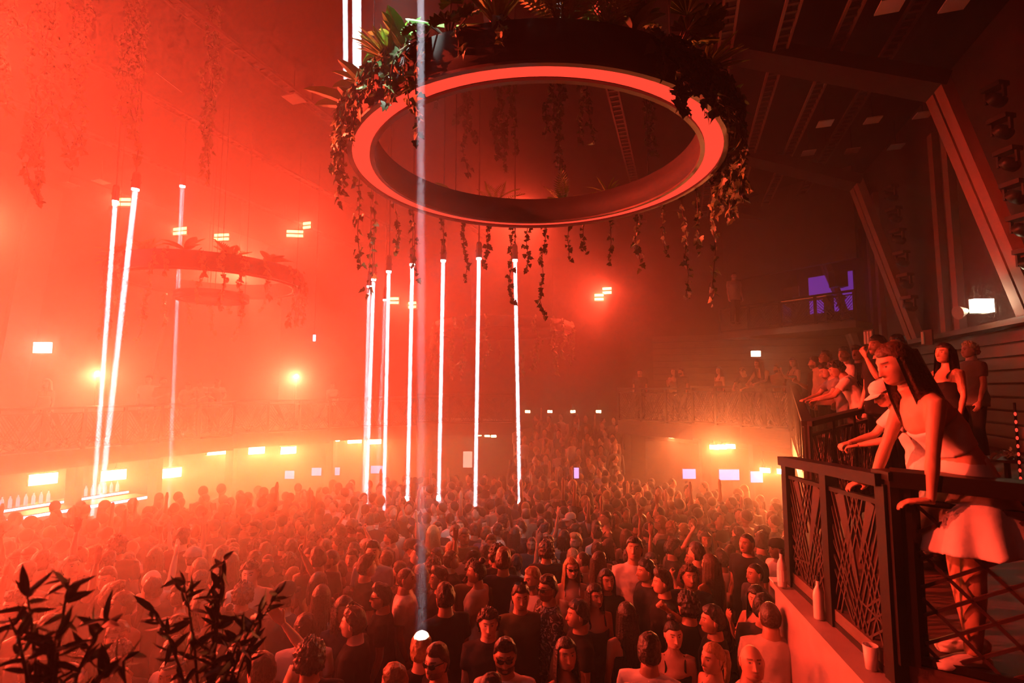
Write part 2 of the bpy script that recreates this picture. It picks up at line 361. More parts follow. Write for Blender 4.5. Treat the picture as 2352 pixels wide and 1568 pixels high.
# ledge in front of the bay railing
l0, l1 = PZ(1768, 1330, 2.27), PZ(1985, 1568, 2.27); dl = (l0 - l1).normalized(); l1 = l1 - dl * 1.2; nl = Vector((dl.y, -dl.x, 0))
led = thing('drinks_ledge', 'long low ledge with a flat top running below the bay railing', 'ledge', (0, 0, 0))
quadprism('top', [l1, l0, l0 + nl * .42, l1 + nl * .42], 2.22, 2.27, M['concrete'], led)
quadprism('front', [l1 + nl * .03, l0 + nl * .03 - dl * .03, l0 + nl * .40 - dl * .03, l1 + nl * .40], FZ, 2.22, M['concrete'], led)
quadprism('end_cap', [l0 - dl * .10, l0 + dl * .02, l0 + dl * .02 + nl * .45, l0 - dl * .10 + nl * .45], 2.272, 2.285, M['paper'], led)
railing('black lattice railing with bottles in front, beside the leaning woman', A_, B_, 2.275, 2.275, 1.07, 1.17, 2, True, thick=1.35, base=.02)
railing('thick black lattice railing across the leaning woman\'s legs', B_ + Vector((.05, -.02, 0)), C_, BF, BF, 1.06, 1.02, 1, True, thick=1.7, base=.03, grid=True)
cp = thing('corner_post', 'broad black corner post where the two near railings meet', 'post', (B_.x + .06, B_.y - .01, BF)); MB().box(-.085, .085, -.06, .06, 0, 1.05).obj('shaft', M['metal'], cp); MB().box(-.10, .10, -.075, .075, 1.05, 1.10).obj('cap', M['metal'], cp)
railing('black fan-pattern railing with people leaning over it, mid balcony', D_, E_, 2.6, 2.6, 1.02, 1.14, 3, True)
railing('steep side railing climbing along the balcony edge', insR[-1] + Vector((.05, -.1, 0)), D_, 3.0, 2.6, 1.02, 1.02, 6)

# ------------------------------------------------------------------ tech gallery in the back corner
g0, g1 = PZ(1655, 765, 5.9), PZ(1965, 735, 5.9); g0.z = g1.z = 0
gz = 5.9; gd = (g1 - g0).normalized(); gn = Vector((-gd.y, gd.x, 0))
struct(quadprism('floor_gallery', [g0, g1, g1 + gn * 2.2, g0 + gn * 2.2], gz - .2, gz, M['timber']))
struct(quadprism('wall_gallery', [g0 + gn * 1.9, g1 + gn * 1.9, g1 + gn * 2.0, g0 + gn * 2.0], gz, 9.0, M['wall']))
struct(quadprism('wall_gallery', [g0 + gn * .3, g1 + gn * .3, g1 + gn * .5, g0 + gn * .5], 7.75, 10.5, M['wall']))
railing('lattice railing of the high tech gallery in the corner', g0, g1, gz, gz, .85, .85, 4)
t = thing('booth_desk', 'lighting desk with an edge made to glow orange in the high gallery', 'desk', g0 + gd * 1.9 + gn * .35 + Vector((0, 0, gz)), math.atan2(gd.y, gd.x))
MB().box(0, 1.5, 0, .6, .86, .92).obj('desktop', M['drumtrim'], t); MB().box(.05, .12, .05, .55, 0, .86).obj('leg', M['fixture'], t); MB().box(1.38, 1.45, .05, .55, 0, .86).obj('leg', M['fixture'], t)
MB().box(.02, 1.48, -.01, .0, .86, .93).obj('glow_edge', emit('desk_edge_glow', (1, .12, .03), .8), t)  # orange light falling on the desk edge put in as emission
t = thing('computer_monitor', 'flat monitor standing on the gallery desk', 'monitor', g0 + gd * 1.95 + gn * .6 + Vector((0, 0, gz + .92)), math.atan2(gd.y, gd.x))
MB().box(0, .5, 0, .04, .10, .42).obj('screen', M['drumtrim'], t); MB().box(.2, .3, 0, .12, 0, .12).obj('stand', M['fixture'], t)
t = thing('projection_screen', 'glowing purple backdrop panel inside the gallery', 'screen', g0 + gd * 2.2 + gn * 1.75 + Vector((0, 0, gz)), math.atan2(gd.y, gd.x))
MB().box(0, 1.35, 0, .04, .55, 1.78).obj('panel', M['purple'], t); MB().box(-.04, 1.39, .03, .09, .5, 1.82).obj('frame', M['fixture'], t)
t = thing('loudspeaker', 'black loudspeaker on a pole beside the purple backdrop', 'speaker', g0 + gd * 3.55 + gn * .8 + Vector((0, 0, gz)), 0)
MB().box(-.2, .2, -.15, .15, 1.15, 1.65).obj('cabinet', M['fixture'], t); MB().tube([(0, 0, 0), (0, 0, 1.16)], .02, 8).obj('pole', M['fixture'], t)

# ------------------------------------------------------------------ lamps
def floodlight(px, py, d, label, group, power, aim, sz=.30, m='flood', col=ORG, spread=150):
    p = P(px, py, d); t = thing('floodlight', label, 'floodlight', p, 0, group)
    dirv = (Vector(aim) - p).normalized(); q = dirv.to_track_quat('-Y', 'Z').to_matrix().to_4x4()
    b = MB(); b.box(-sz, sz, .02, .14, -sz * .5, sz * .5, q); b.obj('housing', M['fixture'], t)
    b = MB(); b.box(-sz * .92, sz * .92, -.005, .02, -sz * .44, sz * .44, q); b.obj('lens', M[m], t)
    b = MB(); b.bar(q @ Vector((0, .08, sz * .4)), Vector((0, .1, sz * .5 + .2)), .05, .02); b.obj('bracket', M['fixture'], t)
    if power: lamp('flood_light', p + dirv * .06, aim, power, col, sz * 1.6, spread, sz * .8, t)
    return t
FL = [(100, 1100, 13.3, 115), (262, 1091, 14.4, 125), (392, 1086, 15.4, 130), (500, 1034, 16.6, 165), (590, 1034, 17.2, 165), (663, 1034, 17.6, 165), (765, 1006, 18.4, 120), (815, 1010, 18.6, 110), (860, 1012, 18.8, 100)]
FT = ['largest orange floodlight above the lilac bar', 'orange floodlight behind the tall slanting beam', 'orange floodlight above the dark end of the bar', 'orange floodlight under the balcony, first of the middle three', 'orange floodlight under the balcony, second of the middle three', 'orange floodlight under the balcony, third of the middle three',
      'small orange floodlight, first of three before the beams', 'small orange floodlight, second of three before the beams', 'small orange floodlight touching the cluster of beams']
for (px, py, d, pw), lb in zip(FL, FT):
    p = P(px, py, d); floodlight(px, py, d, lb, 'orange floods under the balcony', pw, (p.x * .35, p.y - 6.5, 1.0), .30 if d < 17 else .26)
FB = [(1022, 993), (1052, 994), (1078, 996), (1100, 998), (1119, 1000), (1134, 1001)]
for k, (px, py) in enumerate(FB):
    floodlight(px, py, 18.8, 'tiny warm lamp under the back balcony, %s of six in a row' % roman(k), 'six lamps in a row', 0, (P(px, py, 10).x, 4, 1), .10, 'flood')
FR = [(1545, 1002, 15.6), (1557, 1001, 15.5), (1568, 999, 15.4), (1640, 1027, 14.0), (1658, 1026, 13.8), (1678, 1025, 13.6), (1757, 1080, 12.6), (1797, 1083, 12.0)]
FRT = ['first of the dim trio at the back', 'second of the dim trio at the back', 'third of the dim trio at the back', 'first of the bright trio beside the railing', 'second of the bright trio beside the railing', 'third of the bright trio beside the railing', 'standing lower, just left of the black railing', 'half hidden behind the black railing corner']
for (px, py, d), lb in zip(FR, FRT):
    p = P(px, py, d); floodlight(px, py, d, 'slim tilted orange spot, ' + lb, 'slim orange spots under the right balcony', 100 if d < 15 else 40, (p.x - 3.5, p.y - 5, .8), .12, 'flood')
for k, px in enumerate((1212, 1263, 1316, 1375)):
    floodlight(px, 945, 18.4, 'small round warm lamp above the stepped crowd, %s of four' % roman(k), 'four lamps above the steps', 0, (P(px, 945, 10).x, 4, 2), .09, 'flood')
BL = [(508, 544, 17.5, 'wide double-bar blinder above the left planter'), (412, 530, 17.0, 'double-bar blinder crossed by a beam'), (677, 536, 17.5, 'tilted double-bar blinder near the big planter'), (704, 517, 18, 'small tilted blinder beside another blinder'),
      (278, 463, 15.5, 'small blinder between the two beam heads'), (1376, 682, 18, 'tilted double-bar blinder over the back balcony'), (1394, 667, 18, 'small blinder above the tilted blinder at the back'), (905, 690, 18, 'small double-bar blinder behind the beams'), (946, 700, 18.2, 'double-bar blinder crossed by the fourth beam')]
for px, py, d, lb in BL:
    p = P(px, py, d); t = thing('blinder_light', lb, 'stage light', p, rnd.uniform(-.4, .4), 'double bar blinders on the truss')
    s = .26 if d < 17.8 else .15
    MB().box(-s * 1.1, s * 1.1, .03, .12, -.14, .14).obj('housing', M['fixture'], t)
    for z in (-.07, .07): MB().box(-s, s, 0, .03, z - .04, z + .04).obj('bar_lens', M['blinder'], t)
    lamp('blinder', p + Vector((0, -.05, 0)), (p.x * .3, p.y - 8, 2), 105, RED, .4, 150, .2, t)
# red wash floods and the added fills
for k, (a, b, z, ta, tb, tz, pw, wc, wsp, *wsz) in enumerate(WASH):
    ws_ = wsz[0] / .4 if wsz else 1.0; p = H(a, b, z); t = thing('wash_light', ('red wash or added fill light under the ceiling, %s in the run along the hall' if z > 6 else 'small red wash light added on a balcony pole, %s in the run along the hall') % roman(k), 'stage light', p, 0, 'red wash lights')
    dv = (H(ta, tb, tz) - p).normalized(); q = dv.to_track_quat('-Z', 'Y').to_matrix().to_4x4()
    b_ = MB(); b_.tube([q @ Vector((0, 0, .3)), q @ Vector((0, 0, .05)), q @ Vector((0, 0, 0))], [.12 * ws_, .2 * ws_, .2 * ws_], 16); b_.obj('housing', M['fixture'], t)
    b_ = MB(); b_.tube([q @ Vector((0, 0, -.001)), q @ Vector((0, 0, -.02))], [.18 * ws_, .17 * ws_], 16); b_.obj('lens', M['glow'], t)
    b_ = MB(); b_.tube([(0, 0, .2), (0, 0, CEIL - z)] if z > 6 else [(0, 0, -.1), (0, 0, 2.5 - z)], .025, 6); b_.obj('pole', M['fixture'], t)
    lamp('wash', p + dv * .05, H(ta, tb, tz), pw, wc, .4 * ws_, wsp, None, t)
# warm wall lamps
def wall_lamp(px, py, d, label, power, aim, sz=.16):
    p = P(px, py, d); t = thing('wall_lamp', label, 'wall lamp', p, 0, 'warm wall lamps')
    MB().box(-sz, sz, -.06, .06, -sz * .7, sz * .7).obj('lamp_glass', M['warm'], t); MB().box(-sz * 1.05, sz * 1.05, .06, .12, -sz * .8, sz * .8).obj('housing', M['fixture'], t)
    lamp('wall_light', p + (Vector(aim) - p).normalized() * .12, aim, power, (1, .55, .25), .25, 170, None, t)
pw_ = P(2255, 702, 8.9); wall_lamp(2255, 702, 8.9, 'bright warm lamp on the timber wall above the leaning woman', 12, pw_ + HU * 2 + HV * .4 + Vector((0, 0, -1)))
t = thing('horn_speaker', 'pale cone horn mounted beside the warm wall lamp', 'speaker', P(2218, 714, 9.0)); MB().tube([(-.14, 0, -.03), (.02, 0, 0), (.12, 0, 0)], [.12, .045, .04], 14, hint=(0, 1, 0)).obj('horn', M['concrete'], t); MB().box(.1, .2, -.05, .05, -.05, .05).obj('mount', M['fixture'], t)
wall_lamp(1736, 812, 16.3, 'small warm lamp on the timber wall behind the long-haired woman', 14, P(1800, 830, 16), .12)
wall_lamp(98, 798, 14.0, 'warm lamp glowing on the left wall above the hazy balcony', 24, P(140, 840, 13), .20)
t = thing('neon_tube', 'short lilac neon tube hanging in the haze', 'lamp', P(722, 776, 15)); MB().tube([(0, 0, -.09), (0, 0, .09)], .04, 8).obj('tube', M['lilac'], t); MB().tube([(0, 0, .09), (0, 0, .13)], .045, 8).obj('cap', M['fixture'], t); MB().tube([(0, 0, .12), (0, 0, CEIL - P(722, 776, 15).z)], .008, 5).obj('cord', M['fixture'], t)

# ------------------------------------------------------------------ beam lights
def beam(px, py, d, pxb, pyb, label, power, dia=.10, group='white beam lights', spread=.7, plant_fill=None):
    p = P(px, py, d)
    g = p.copy(); g.z = 0
    if pxb is not None:                        # slant of the beam, from the photograph
        q = P(pxb, pyb, d); g = p + (q - p) * ((p.z) / (p.z - q.z))
    t = thing('beam_light', label, 'stage light', p, 0, group); dv = (g - p).normalized(); qm = dv.to_track_quat('-Z', 'Y').to_matrix().to_4x4()
    b = MB(); b.tube([qm @ Vector((0, 0, .34)), qm @ Vector((0, 0, .30)), qm @ Vector((0, 0, .03)), qm @ Vector((0, 0, .01))], [dia * .5, dia * .75, dia * .8, dia * .72], 14); b.obj('housing', M['fixture'], t)
    b = MB(); b.tube([qm @ Vector((0, 0, .012)), qm @ Vector((0, 0, -.03))], [dia * .68, dia * .66], 14); b.obj('lens', M['lens'], t)
    b = MB(); b.bar(qm @ Vector((-dia * .9, 0, .15)), qm @ Vector((dia * .9, 0, .15)), .03, .03); b.obj('yoke', M['fixture'], t)
    b = MB(); b.tube([(0, 0, .3), (0, 0, CEIL - p.z)], .014, 6); b.obj('pole', M['fixture'], t)
    lamp('beam', p + dv * .05, g, power * 2.2, (.92, .88, 1), dia, spread, None, t)
    if plant_fill: th = R(plant_fill[0]); lamp('plant_fill', p + dv * .06, (.28 + 2.1 * math.cos(th), 6.16 + 2.1 * math.sin(th), 7.35), plant_fill[1], (.92, 1, .92), dia, 52, None, t)  # extra lamp added to brighten the planter leaves, separate from the beam
    return t
BM = [(848, 657, 11.9, 836, 1120, 26), (858, 641, 11.5, 842, 1130, 60), (893, 623, 11.1, 882, 1140, 55), (947, 607, 10.8, 936, 1145, 62), (1018, 598, 10.8, 1008, 1135, 62), (1100, 593, 10.9, 1092, 1140, 70), (1183, 597, 11.2, 1193, 1120, 66), (884, 688, 14, 868, 1080, 12)]
BT = ['faint beam light at the edge of the middle arc', 'second beam light of the middle arc', 'third beam light of the middle arc', 'fourth beam light of the middle arc', 'fifth beam light of the middle arc', 'sixth beam light, beside a hanging ivy strand', 'seventh beam light at the far end of the middle arc', 'dim distant beam light behind the arc']
for (px, py, d, qx, qy, pw), lb in zip(BM, BT): beam(px, py, d, qx, qy, lb, pw, .08, spread=.35)
beam(265, 462, 11.0, 215, 1150, 'outer slanting beam light of the left planter', 46, .085, spread=.35)
beam(311, 434, 10.6, 288, 640, 'tallest bright beam light of the left planter', 52, .10, spread=.35)
beam(419, 427, 12.6, 412, 590, 'lilac beam light behind the left planter', 16, .09, spread=.35)
# beams above the big planter
beam(966, -330, 4.2, 968, 1440, 'narrow beam light dropping through the big planter onto the crowd', 22, .060, spread=.6, plant_fill=(-124, 24))
beam(818, -330, 5.3, 820, 150, 'broad beam light striking the plants on the big planter', 75, .085, spread=.4)
beam(790, -330, 5.6, 794, 140, 'second broad beam light beside the first above the big planter', 22, .05, spread=.4)
beam(1282, -330, 4.32, 1280, 30, 'beam light striking the ferns on the big planter', 24, .06)
# ------------------------------------------------------------------ planter rings and plants
def planter_ring(c, Ro, Ri, hh, label, glow, group='round hanging planters', n=96):
    t = thing('planter_ring', label, 'planter', c, 0, group)
    MB().lathe([(Ro - .03, .0), (Ro, .02), (Ro, hh), (Ro - .05, hh), (Ro - .05, .05)], n).obj('outer_wall', M['drum'], t, True)
    MB().lathe([(Ri + .03, .0), (Ri, .02), (Ri, hh), (Ri + .05, hh), (Ri + .05, .05)], n).obj('inner_wall', M['drum'], t, True)
    MB().lathe([(Ri + .035, .035), (Ro - .035, .035)], n).obj('glow_band', glow, t)
    MB().lathe([(Ro - .045, -.004), (Ro + .004, -.004), (Ro + .004, .022), (Ro - .045, .022)], n, close=True).obj('rim', M['drumtrim'], t)
    MB().lathe([(Ri - .004, -.004), (Ri + .045, -.004), (Ri + .045, .022), (Ri - .004, .022)], n, close=True).obj('rim', M['drumtrim'], t)
    MB().lathe([(Ri + .05, hh - .04), (Ro - .05, hh - .04)], n).obj('soil', M['stem'], t)
    for k in range(4):
        th = k * math.pi / 2 + .6; rr = (Ro + Ri) / 2
        MB().tube([(rr * math.cos(th), rr * math.sin(th), hh - .02), (rr * math.cos(th), rr * math.sin(th), CEIL - c[2])], .006, 5).obj('cable', M['fixture'], t)
    return t
RC, RR, RI, RZ, RH = Vector((.28, 6.16, 6.6)), 2.18, 1.90, 6.6, .38
planter_ring(RC, RR, RI, RH, 'big round hanging planter with a glowing red underside', M['glow'])
planter_ring(Vector((.33, 4.95, 7.75)), .62, .45, .16, 'small glowing ring hung above the big planter', M['glow'], n=48)
LC = P(490, 655, 13.2); planter_ring(LC, 2.1, 1.85, .38, 'hazy round planter hung over the left of the crowd', M['glowdim'], n=64)
planter_ring(P(487, 690, 12.6), .80, .62, .16, 'small dim ring hung inside the hazy left planter', M['glowdim'], n=40)
CC = P(1155, 768, 18.0); planter_ring(CC, 2.35, 2.05, .35, 'faint round planter hung over the far middle of the hall', M['glowdim'], n=64)
def leafmesh(name, outline, m, fold=.12, curl=.15):             # outline: half contour (x, y), tip at y=1
    L = outline; n = len(L); v = []; f = []
    for x, y in L:
        zc = -curl * y * y
        v += [(-x, y, zc + fold * x), (0, y, zc), (x, y, zc + fold * x)]
    for i in range(n - 1):
        a, b = i * 3, i * 3 + 3; f += [(a, a + 1, b + 1, b), (a + 1, a + 2, b + 2, b + 1)]
    b = MB(); b.add(v, f); return b.mesh(name, m)
IVY = [(.02, 0), (.30, -.02), (.52, .12), (.30, .36), (.36, .58), (.16, .72), (0.01, 1)]
LM = {k: leafmesh(k, IVY, M['ivy'], .25, .2) for k in ('ivy_leaf',)}
LM['ivy_pale'] = leafmesh('ivy_pale', IVY, M['ivy2'], .25, .2)
LM['broad'] = leafmesh('broad_leaf', [(.01, 0), (.10, .12), (.17, .3), (.19, .5), (.16, .72), (.09, .9), (.005, 1)], M['broad'], .35, .25)
LM['rubber'] = leafmesh('rubber_leaf', [(.01, 0), (.2, .15), (.3, .4), (.29, .65), (.16, .88), (.005, 1)], M['rubber'], .3, .35)
LM['lance'] = leafmesh('lance_leaf', [(.01, 0), (.055, .15), (.07, .4), (.05, .75), (.003, 1)], M['fern'], .3, .3)
LM['bamboo'] = leafmesh('bamboo_leaf', [(.008, 0), (.09, .12), (.125, .35), (.09, .7), (.003, 1)], M['bamboo'], .25, .2)
def fanmesh():
    b = MB(); v = [(0, 0, 0)]; f = []; n = 22
    for k in range(n + 1):
        th = R(-125 + 250 * k / n); r = 1.0 if k % 2 else .90; v.append((r * math.sin(th) * .62, .25 + r * math.cos(th) * .62, .05 * (1 if k % 2 else -1) - .10 * r))
    for k in range(n): f.append((0, k + 1, k + 2))
    b.add(v, f); return b.mesh('fan_leaf', M['broad'])
LM['fan'] = fanmesh()
def frondmesh():
    b = MB(); n = 15
    for i in range(n):
        y = (i + 1) / n; zc = -.35 * y * y; wd = .26 * math.sin(math.pi * min(1, .12 + y * .9)) + .02
        for s in (-1, 1):
            b.add([(0, y - .03, zc), (s * wd * .5, y + .03, zc + .02), (s * wd, y + .09, zc - .02), (s * wd * .5, y - .02, zc)], [(0, 1, 2, 3) if s < 0 else (3, 2, 1, 0)])
    b.tube([(0, y / 6, -.35 * (y / 6) ** 2) for y in range(7)], .008, 5)
    return b.mesh('frond', M['fern'])
LM['frond'] = frondmesh()
def orient(loc, tip, nrm, s):
    y = Vector(tip).normalized(); z = Vector(nrm); z = (z - y * z.dot(y))
    if z.length < 1e-4: z = y.orthogonal()
    z.normalize(); x = y.cross(z); m = Matrix((x, y, z)).transposed().to_4x4() @ Matrix.Diagonal((s, s, s, 1)); m.translation = loc; return m
def rv(s=1): return Vector((rnd.gauss(0, s), rnd.gauss(0, s), rnd.gauss(0, s)))
def vine_path(out, length, reach, wob, drop0=.02):
    n = max(6, int(length / .07)); pts = []; ph = rnd.uniform(0, 6); ph2 = rnd.uniform(0, 6); side = Vector((-out.y, out.x, 0))
    for i in range(n + 1):
        s = i / n; d = length * s
        pts.append(out * (reach * min(1, s * 4) - wob * .3 * s) + side * (wob * math.sin(ph + d * 3.1) * s + wob * .4 * math.sin(ph2 + d * 9)) + Vector((0, 0, drop0 * (1 - s) - d)))
    return pts
def vine(loc, out, length, label, group, size=.075, per=2, reach=.07, wob=.05, singly=True, pale=.12, dens=.07):
    t = thing('ivy_vine', label, 'vine', loc, 0, group); pts = vine_path(out, length, reach, wob)
    MB().tube(pts[::2] if len(pts) > 8 else pts, .006, 5).obj('stem', M['stem'], t)
    js = MB() if not singly else None; base = {}
    for i, p in enumerate(pts):
        for k in range(per):
            if rnd.random() < .12: continue
            d = (out * rnd.uniform(-.2, .9) + rv(.55)); d.z = -abs(d.z) - .35
            s = size * rnd.uniform(.6, 1.25); m = orient(p + rv(.02), d, out + rv(.5) + Vector((0, 0, .4)), s)
            nm = 'ivy_pale' if rnd.random() < pale else 'ivy_leaf'
            if singly: link('leaf', LM[nm], t, m)
            else:
                me = LM['ivy_leaf']; js.add([m @ v.co for v in me.vertices], [tuple(q.vertices) for q in me.polygons])
    if js is not None: tag(js.obj('leaves', M['ivy2'] if pale > .5 else M['ivy'], t), kind='stuff')
    return t
def plant(name, label, loc, leaf, n, size, lift, out, group, fan=1.0, stem=.0, mname=None):
    t = thing(name, label, 'plant', loc, 0, group)
    b = MB()
    for k in range(n):
        az = rnd.uniform(-math.pi, math.pi); d = Vector((math.cos(az), math.sin(az), 0)) * fan + out * .5; d.z = lift * rnd.uniform(.5, 1.3)
        d.normalize(); s = size * rnd.uniform(.7, 1.15); st = stem * rnd.uniform(.6, 1.2); p = d * st
        if stem: b.bar((0, 0, -.02), p, .012, .012)
        m = orient(p, d + (Vector((0, 0, -.5)) if stem else Vector((0, 0, 0))), Vector((0, 0, 1)) + out * (.9 if stem else .1) + rv(.15), s)
        link('leaf' if leaf != 'frond' else 'frond', LM[leaf], t, m)
    if not stem: b.tube([(0, 0, -.06), (0, 0, .05)], .02, 6)
    b.obj('stem', M['stem'], t); return t
def rim(phi, r=0.0, z=RH): th = R(phi); return RC + Vector(((RR - .08 + r) * math.cos(th), (RR - .08 + r) * math.sin(th), z)), Vector((math.cos(th), math.sin(th), 0))
PG = 'plants set in the big planter'
for nm, lb, phi, leaf, n, size, lift, fan, stem in [
    ('broadleaf_plant', 'broad-leaved plant stretching pale leaves out beside the bright beams', -158, 'broad', 7, .52, .55, 1.0, 0), ('broadleaf_plant', 'broad-leaved plant glowing where the thick beam lands', -146, 'broad', 8, .42, .8, .8, 0),
    ('spiky_plant', 'spiky narrow-leaved plant lit bright green beside the beam', -132, 'lance', 34, .36, 1.2, .8, 0), ('broadleaf_plant', 'tall broad-leaved plant lit bright green at the narrow beam', -126, 'broad', 9, .45, 1.5, .7, 0),
    ('fan_palm', 'fan-leaved palm with round pleated leaves over the planter edge', -113, 'fan', 9, .26, .7, 1.0, .26), ('fan_palm', 'small fan-leaved palm drooping over the glowing rim', -121, 'fan', 5, .20, .15, 1.0, .22),
    ('rubber_plant', 'dark glossy rubber plant hanging at the narrow beam', -119, 'rubber', 9, .20, .1, 1.0, .08), ('spiky_plant', 'thin spiky plant standing on the near rim', -101, 'lance', 18, .34, 1.3, .6, 0),
    ('fern', 'lit green fern in the middle of the near rim', -86, 'frond', 11, .55, 1.0, .8, 0), ('fern', 'arching fern beside the middle fern on the near rim', -76, 'frond', 10, .55, .9, .9, 0), ('broadleaf_plant', 'reddish broad-leaved plant between the ferns and the palm', -69, 'broad', 8, .40, 1.2, .7, 0),
    ('fan_palm', 'shadowed fan palm above the thick dark ivy', -56, 'fan', 10, .26, .9, 1.0, .28), ('spiky_plant', 'shadowed spiky plant over the dark ivy', -42, 'lance', 24, .40, .9, 1.0, 0), ('broadleaf_plant', 'shadowed broad-leaved plant at the planter side', -22, 'broad', 8, .36, .9, .9, 0),
    ('fern', 'dim fern on the far rim seen through the ring', 75, 'frond', 9, .45, .8, .9, 0), ('fern', 'dim fern leaning into the ring from the far rim', 105, 'frond', 9, .45, .8, .9, 0), ('spiky_plant', 'dim spiky plant on the far rim', 55, 'lance', 20, .34, .8, 1, 0), ('broadleaf_plant', 'dim broad-leaved plant on the far rim', 125, 'broad', 8, .34, .9, .9, 0)]:
    p, o = rim(phi); plant(nm, lb, p, leaf, n, size, lift, o, PG, fan, stem)
VG = 'ivy strands hanging from the big planter'
_vc = {}
def vl(phi, length):
    if phi < -125: s = 'thick ivy strand on the beam-lit side of the big planter, %s from its outer end'
    elif -70 < phi < 5: s = 'dark ivy strand on the shadowed side of the big planter, %s from the camera'
    elif phi < -70: s = 'short ivy strand over the near wall of the big planter, %s from the beam'
    else: s = 'long ivy strand trailing below the far rim of the big planter, %s from the beams'
    k = _vc[s] = _vc.get(s, -1) + 1
    return s % roman(k)
for k in range(17):
    phi = -176 + k * 3.2 + rnd.uniform(-1, 1); p, o = rim(phi, .07); L = rnd.uniform(.35, .8) * (1.25 if phi < -158 else .8)
    vine(p, o, L, vl(phi, L), VG, .09, 4, .13, .06, True, .25)
for k in range(27):
    phi = -66 + k * 2.6 + rnd.uniform(-1, 1); p, o = rim(phi, .07); L = rnd.uniform(.34, .66) * (1.0 if phi < -25 else 1.5)
    vine(p, o, L, vl(phi, L), VG, .105, 4, .14, .07, True, .03)
for phi, L in ((-122, .62), (-118, .95), (-108, .3), (-100, .22)):
    p, o = rim(phi, .07); vine(p, o, L, vl(phi, L), VG, .08, 2, .1, .05, True, .5)
for phi, L in ((172, 1.45), (163, 1.75), (150, 1.1), (141, 1.35), (128, .9), (118, 1.3), (107, 1.0), (97, 1.6), (90, 1.05), (84, 1.85), (74, .9), (66, .8), (55, 1.0), (44, 1.2), (32, 1.1), (22, 1.75), (14, 1.2), (6, 1.9)):
    p, o = rim(phi, .07); vine(p, o, L, vl(phi, L), VG, .085, 2, .08, .06, True, .15)
# the far planters: strands too distant to tell leaf from leaf
for k in range(26):
    th = R(k * 360 / 26 + rnd.uniform(-5, 5)); o = Vector((math.cos(th), math.sin(th), 0)); L = rnd.uniform(.5, 1.7)
    hot = 160 < k * 360 / 26 < 215
    vine(LC + o * 2.1 + Vector((0, 0, .38)), o, 1.75 if hot else L, 'leafy ivy strand of the hazy left planter, %s round its rim' % roman(k), 'ivy strands of the left planter', .10, 3, .1, .10, False, 1 if hot else .6)
for k in range(7):
    th = R(-180 + k * 26); o = Vector((math.cos(th), math.sin(th), 0)); plant('broadleaf_plant', 'hazy leafy plant standing in the left planter, %s round its near rim' % roman(k), LC + o * 1.98 + Vector((0, 0, .36)), ('broad', 'frond')[k % 2], 8, .5, .9, o, 'plants set in the left planter')
for k in range(22):
    th = R(k * 360 / 22 + rnd.uniform(-5, 5)); o = Vector((math.cos(th), math.sin(th), 0))
    vine(CC + o * 2.35 + Vector((0, 0, .35)), o, rnd.uniform(.8, 2.0), 'faint ivy strand of the far middle planter, %s round its rim' % roman(k), 'ivy strands of the far planter', .12, 3, .1, .15, False, .8)
# ivy curtains falling from the ceiling
CURT = {95: 'in the upper corner above the warm lamp', 175: 'beside the corner curtain', 310: 'above the tall left beams', 500: 'between the left beams and the big planter', 20: 'at the frame edge', 1060: 'inside the ring near the narrow beam', 1160: 'inside the ring, next to the narrow beam curtain', 1275: 'in the middle of the ring', 1330: 'just past the middle of the ring', 1490: 'inside the ring at its shadowed side', 1010: 'inside the ring at its lit side'}
for px, d, pyb, n in ((95, 7.5, 500, 5), (175, 8.0, 420, 3), (310, 8.5, 400, 5), (500, 9.0, 470, 4), (20, 7.0, 330, 3), (1060, 9.6, 420, 3), (1160, 9.8, 430, 4), (1275, 9.6, 435, 4), (1330, 9.4, 380, 2), (1490, 9.6, 440, 3), (1010, 9.6, 330, 2)):
    for k in range(n):
        top = P(px + rnd.uniform(-26, 26), 100, d); top.z = CEIL - .01; bot = P(px, pyb - rnd.uniform(0, 160), d)
        vine(top, rv().normalized() * Vector((1, 1, 0)) if False else Vector((rnd.uniform(-1, 1), rnd.uniform(-1, 1), 0)).normalized(), top.z - bot.z, '%s strand of the ivy curtain falling ' % roman(k) + CURT[px],
             'ivy curtains from the ceiling' + (' inside the ring' if px > 900 else ''), .10, 3, .05, .10, False, .7 if px < 900 else .3)
# bamboo in the foreground
def bamboo(px, py, d, pts, label, nl):
    base = P(px, py, d); t = thing('bamboo_plant', label, 'plant', base, 0, 'bamboo by the camera')
    for (qx, qy, qd) in pts:
        tip = P(qx, qy, qd) - base; st = [Vector((0, 0, 0)).lerp(tip, s) + Vector((0, 0, .10 * math.sin(s * 3.1))) for s in (0, .25, .5, .75, 1)]
        MB().tube(st, [.007, .006, .005, .004, .002], 6).obj('stalk', M['bamboo'], t)
        for k in range(nl):
            s = .25 + .75 * (k + rnd.random()) / nl; i = min(3, int(s * 4)); p = st[i].lerp(st[i + 1], s * 4 - i)
            dv = tip.normalized() * rnd.uniform(-.1, .9) + rv(.7); dv.z -= .15
            link('leaf', LM['bamboo'], t, orient(p, dv, rv(), rnd.uniform(.055, .10)))
bamboo(470, 1800, 1.9, [(515, 1280, 2.0), (420, 1330, 2.0), (600, 1400, 1.95), (350, 1400, 1.9), (640, 1360, 2.1), (500, 1390, 2.0), (560, 1450, 1.9)], 'dark bamboo sprig with narrow leaves before the raised arm', 36)
bamboo(90, 1850, 1.5, [(160, 1330, 1.6), (60, 1360, 1.6), (20, 1420, 1.5), (250, 1420, 1.6), (130, 1450, 1.5), (300, 1500, 1.6)], 'blurred dark bamboo sprig in the bottom corner', 32)
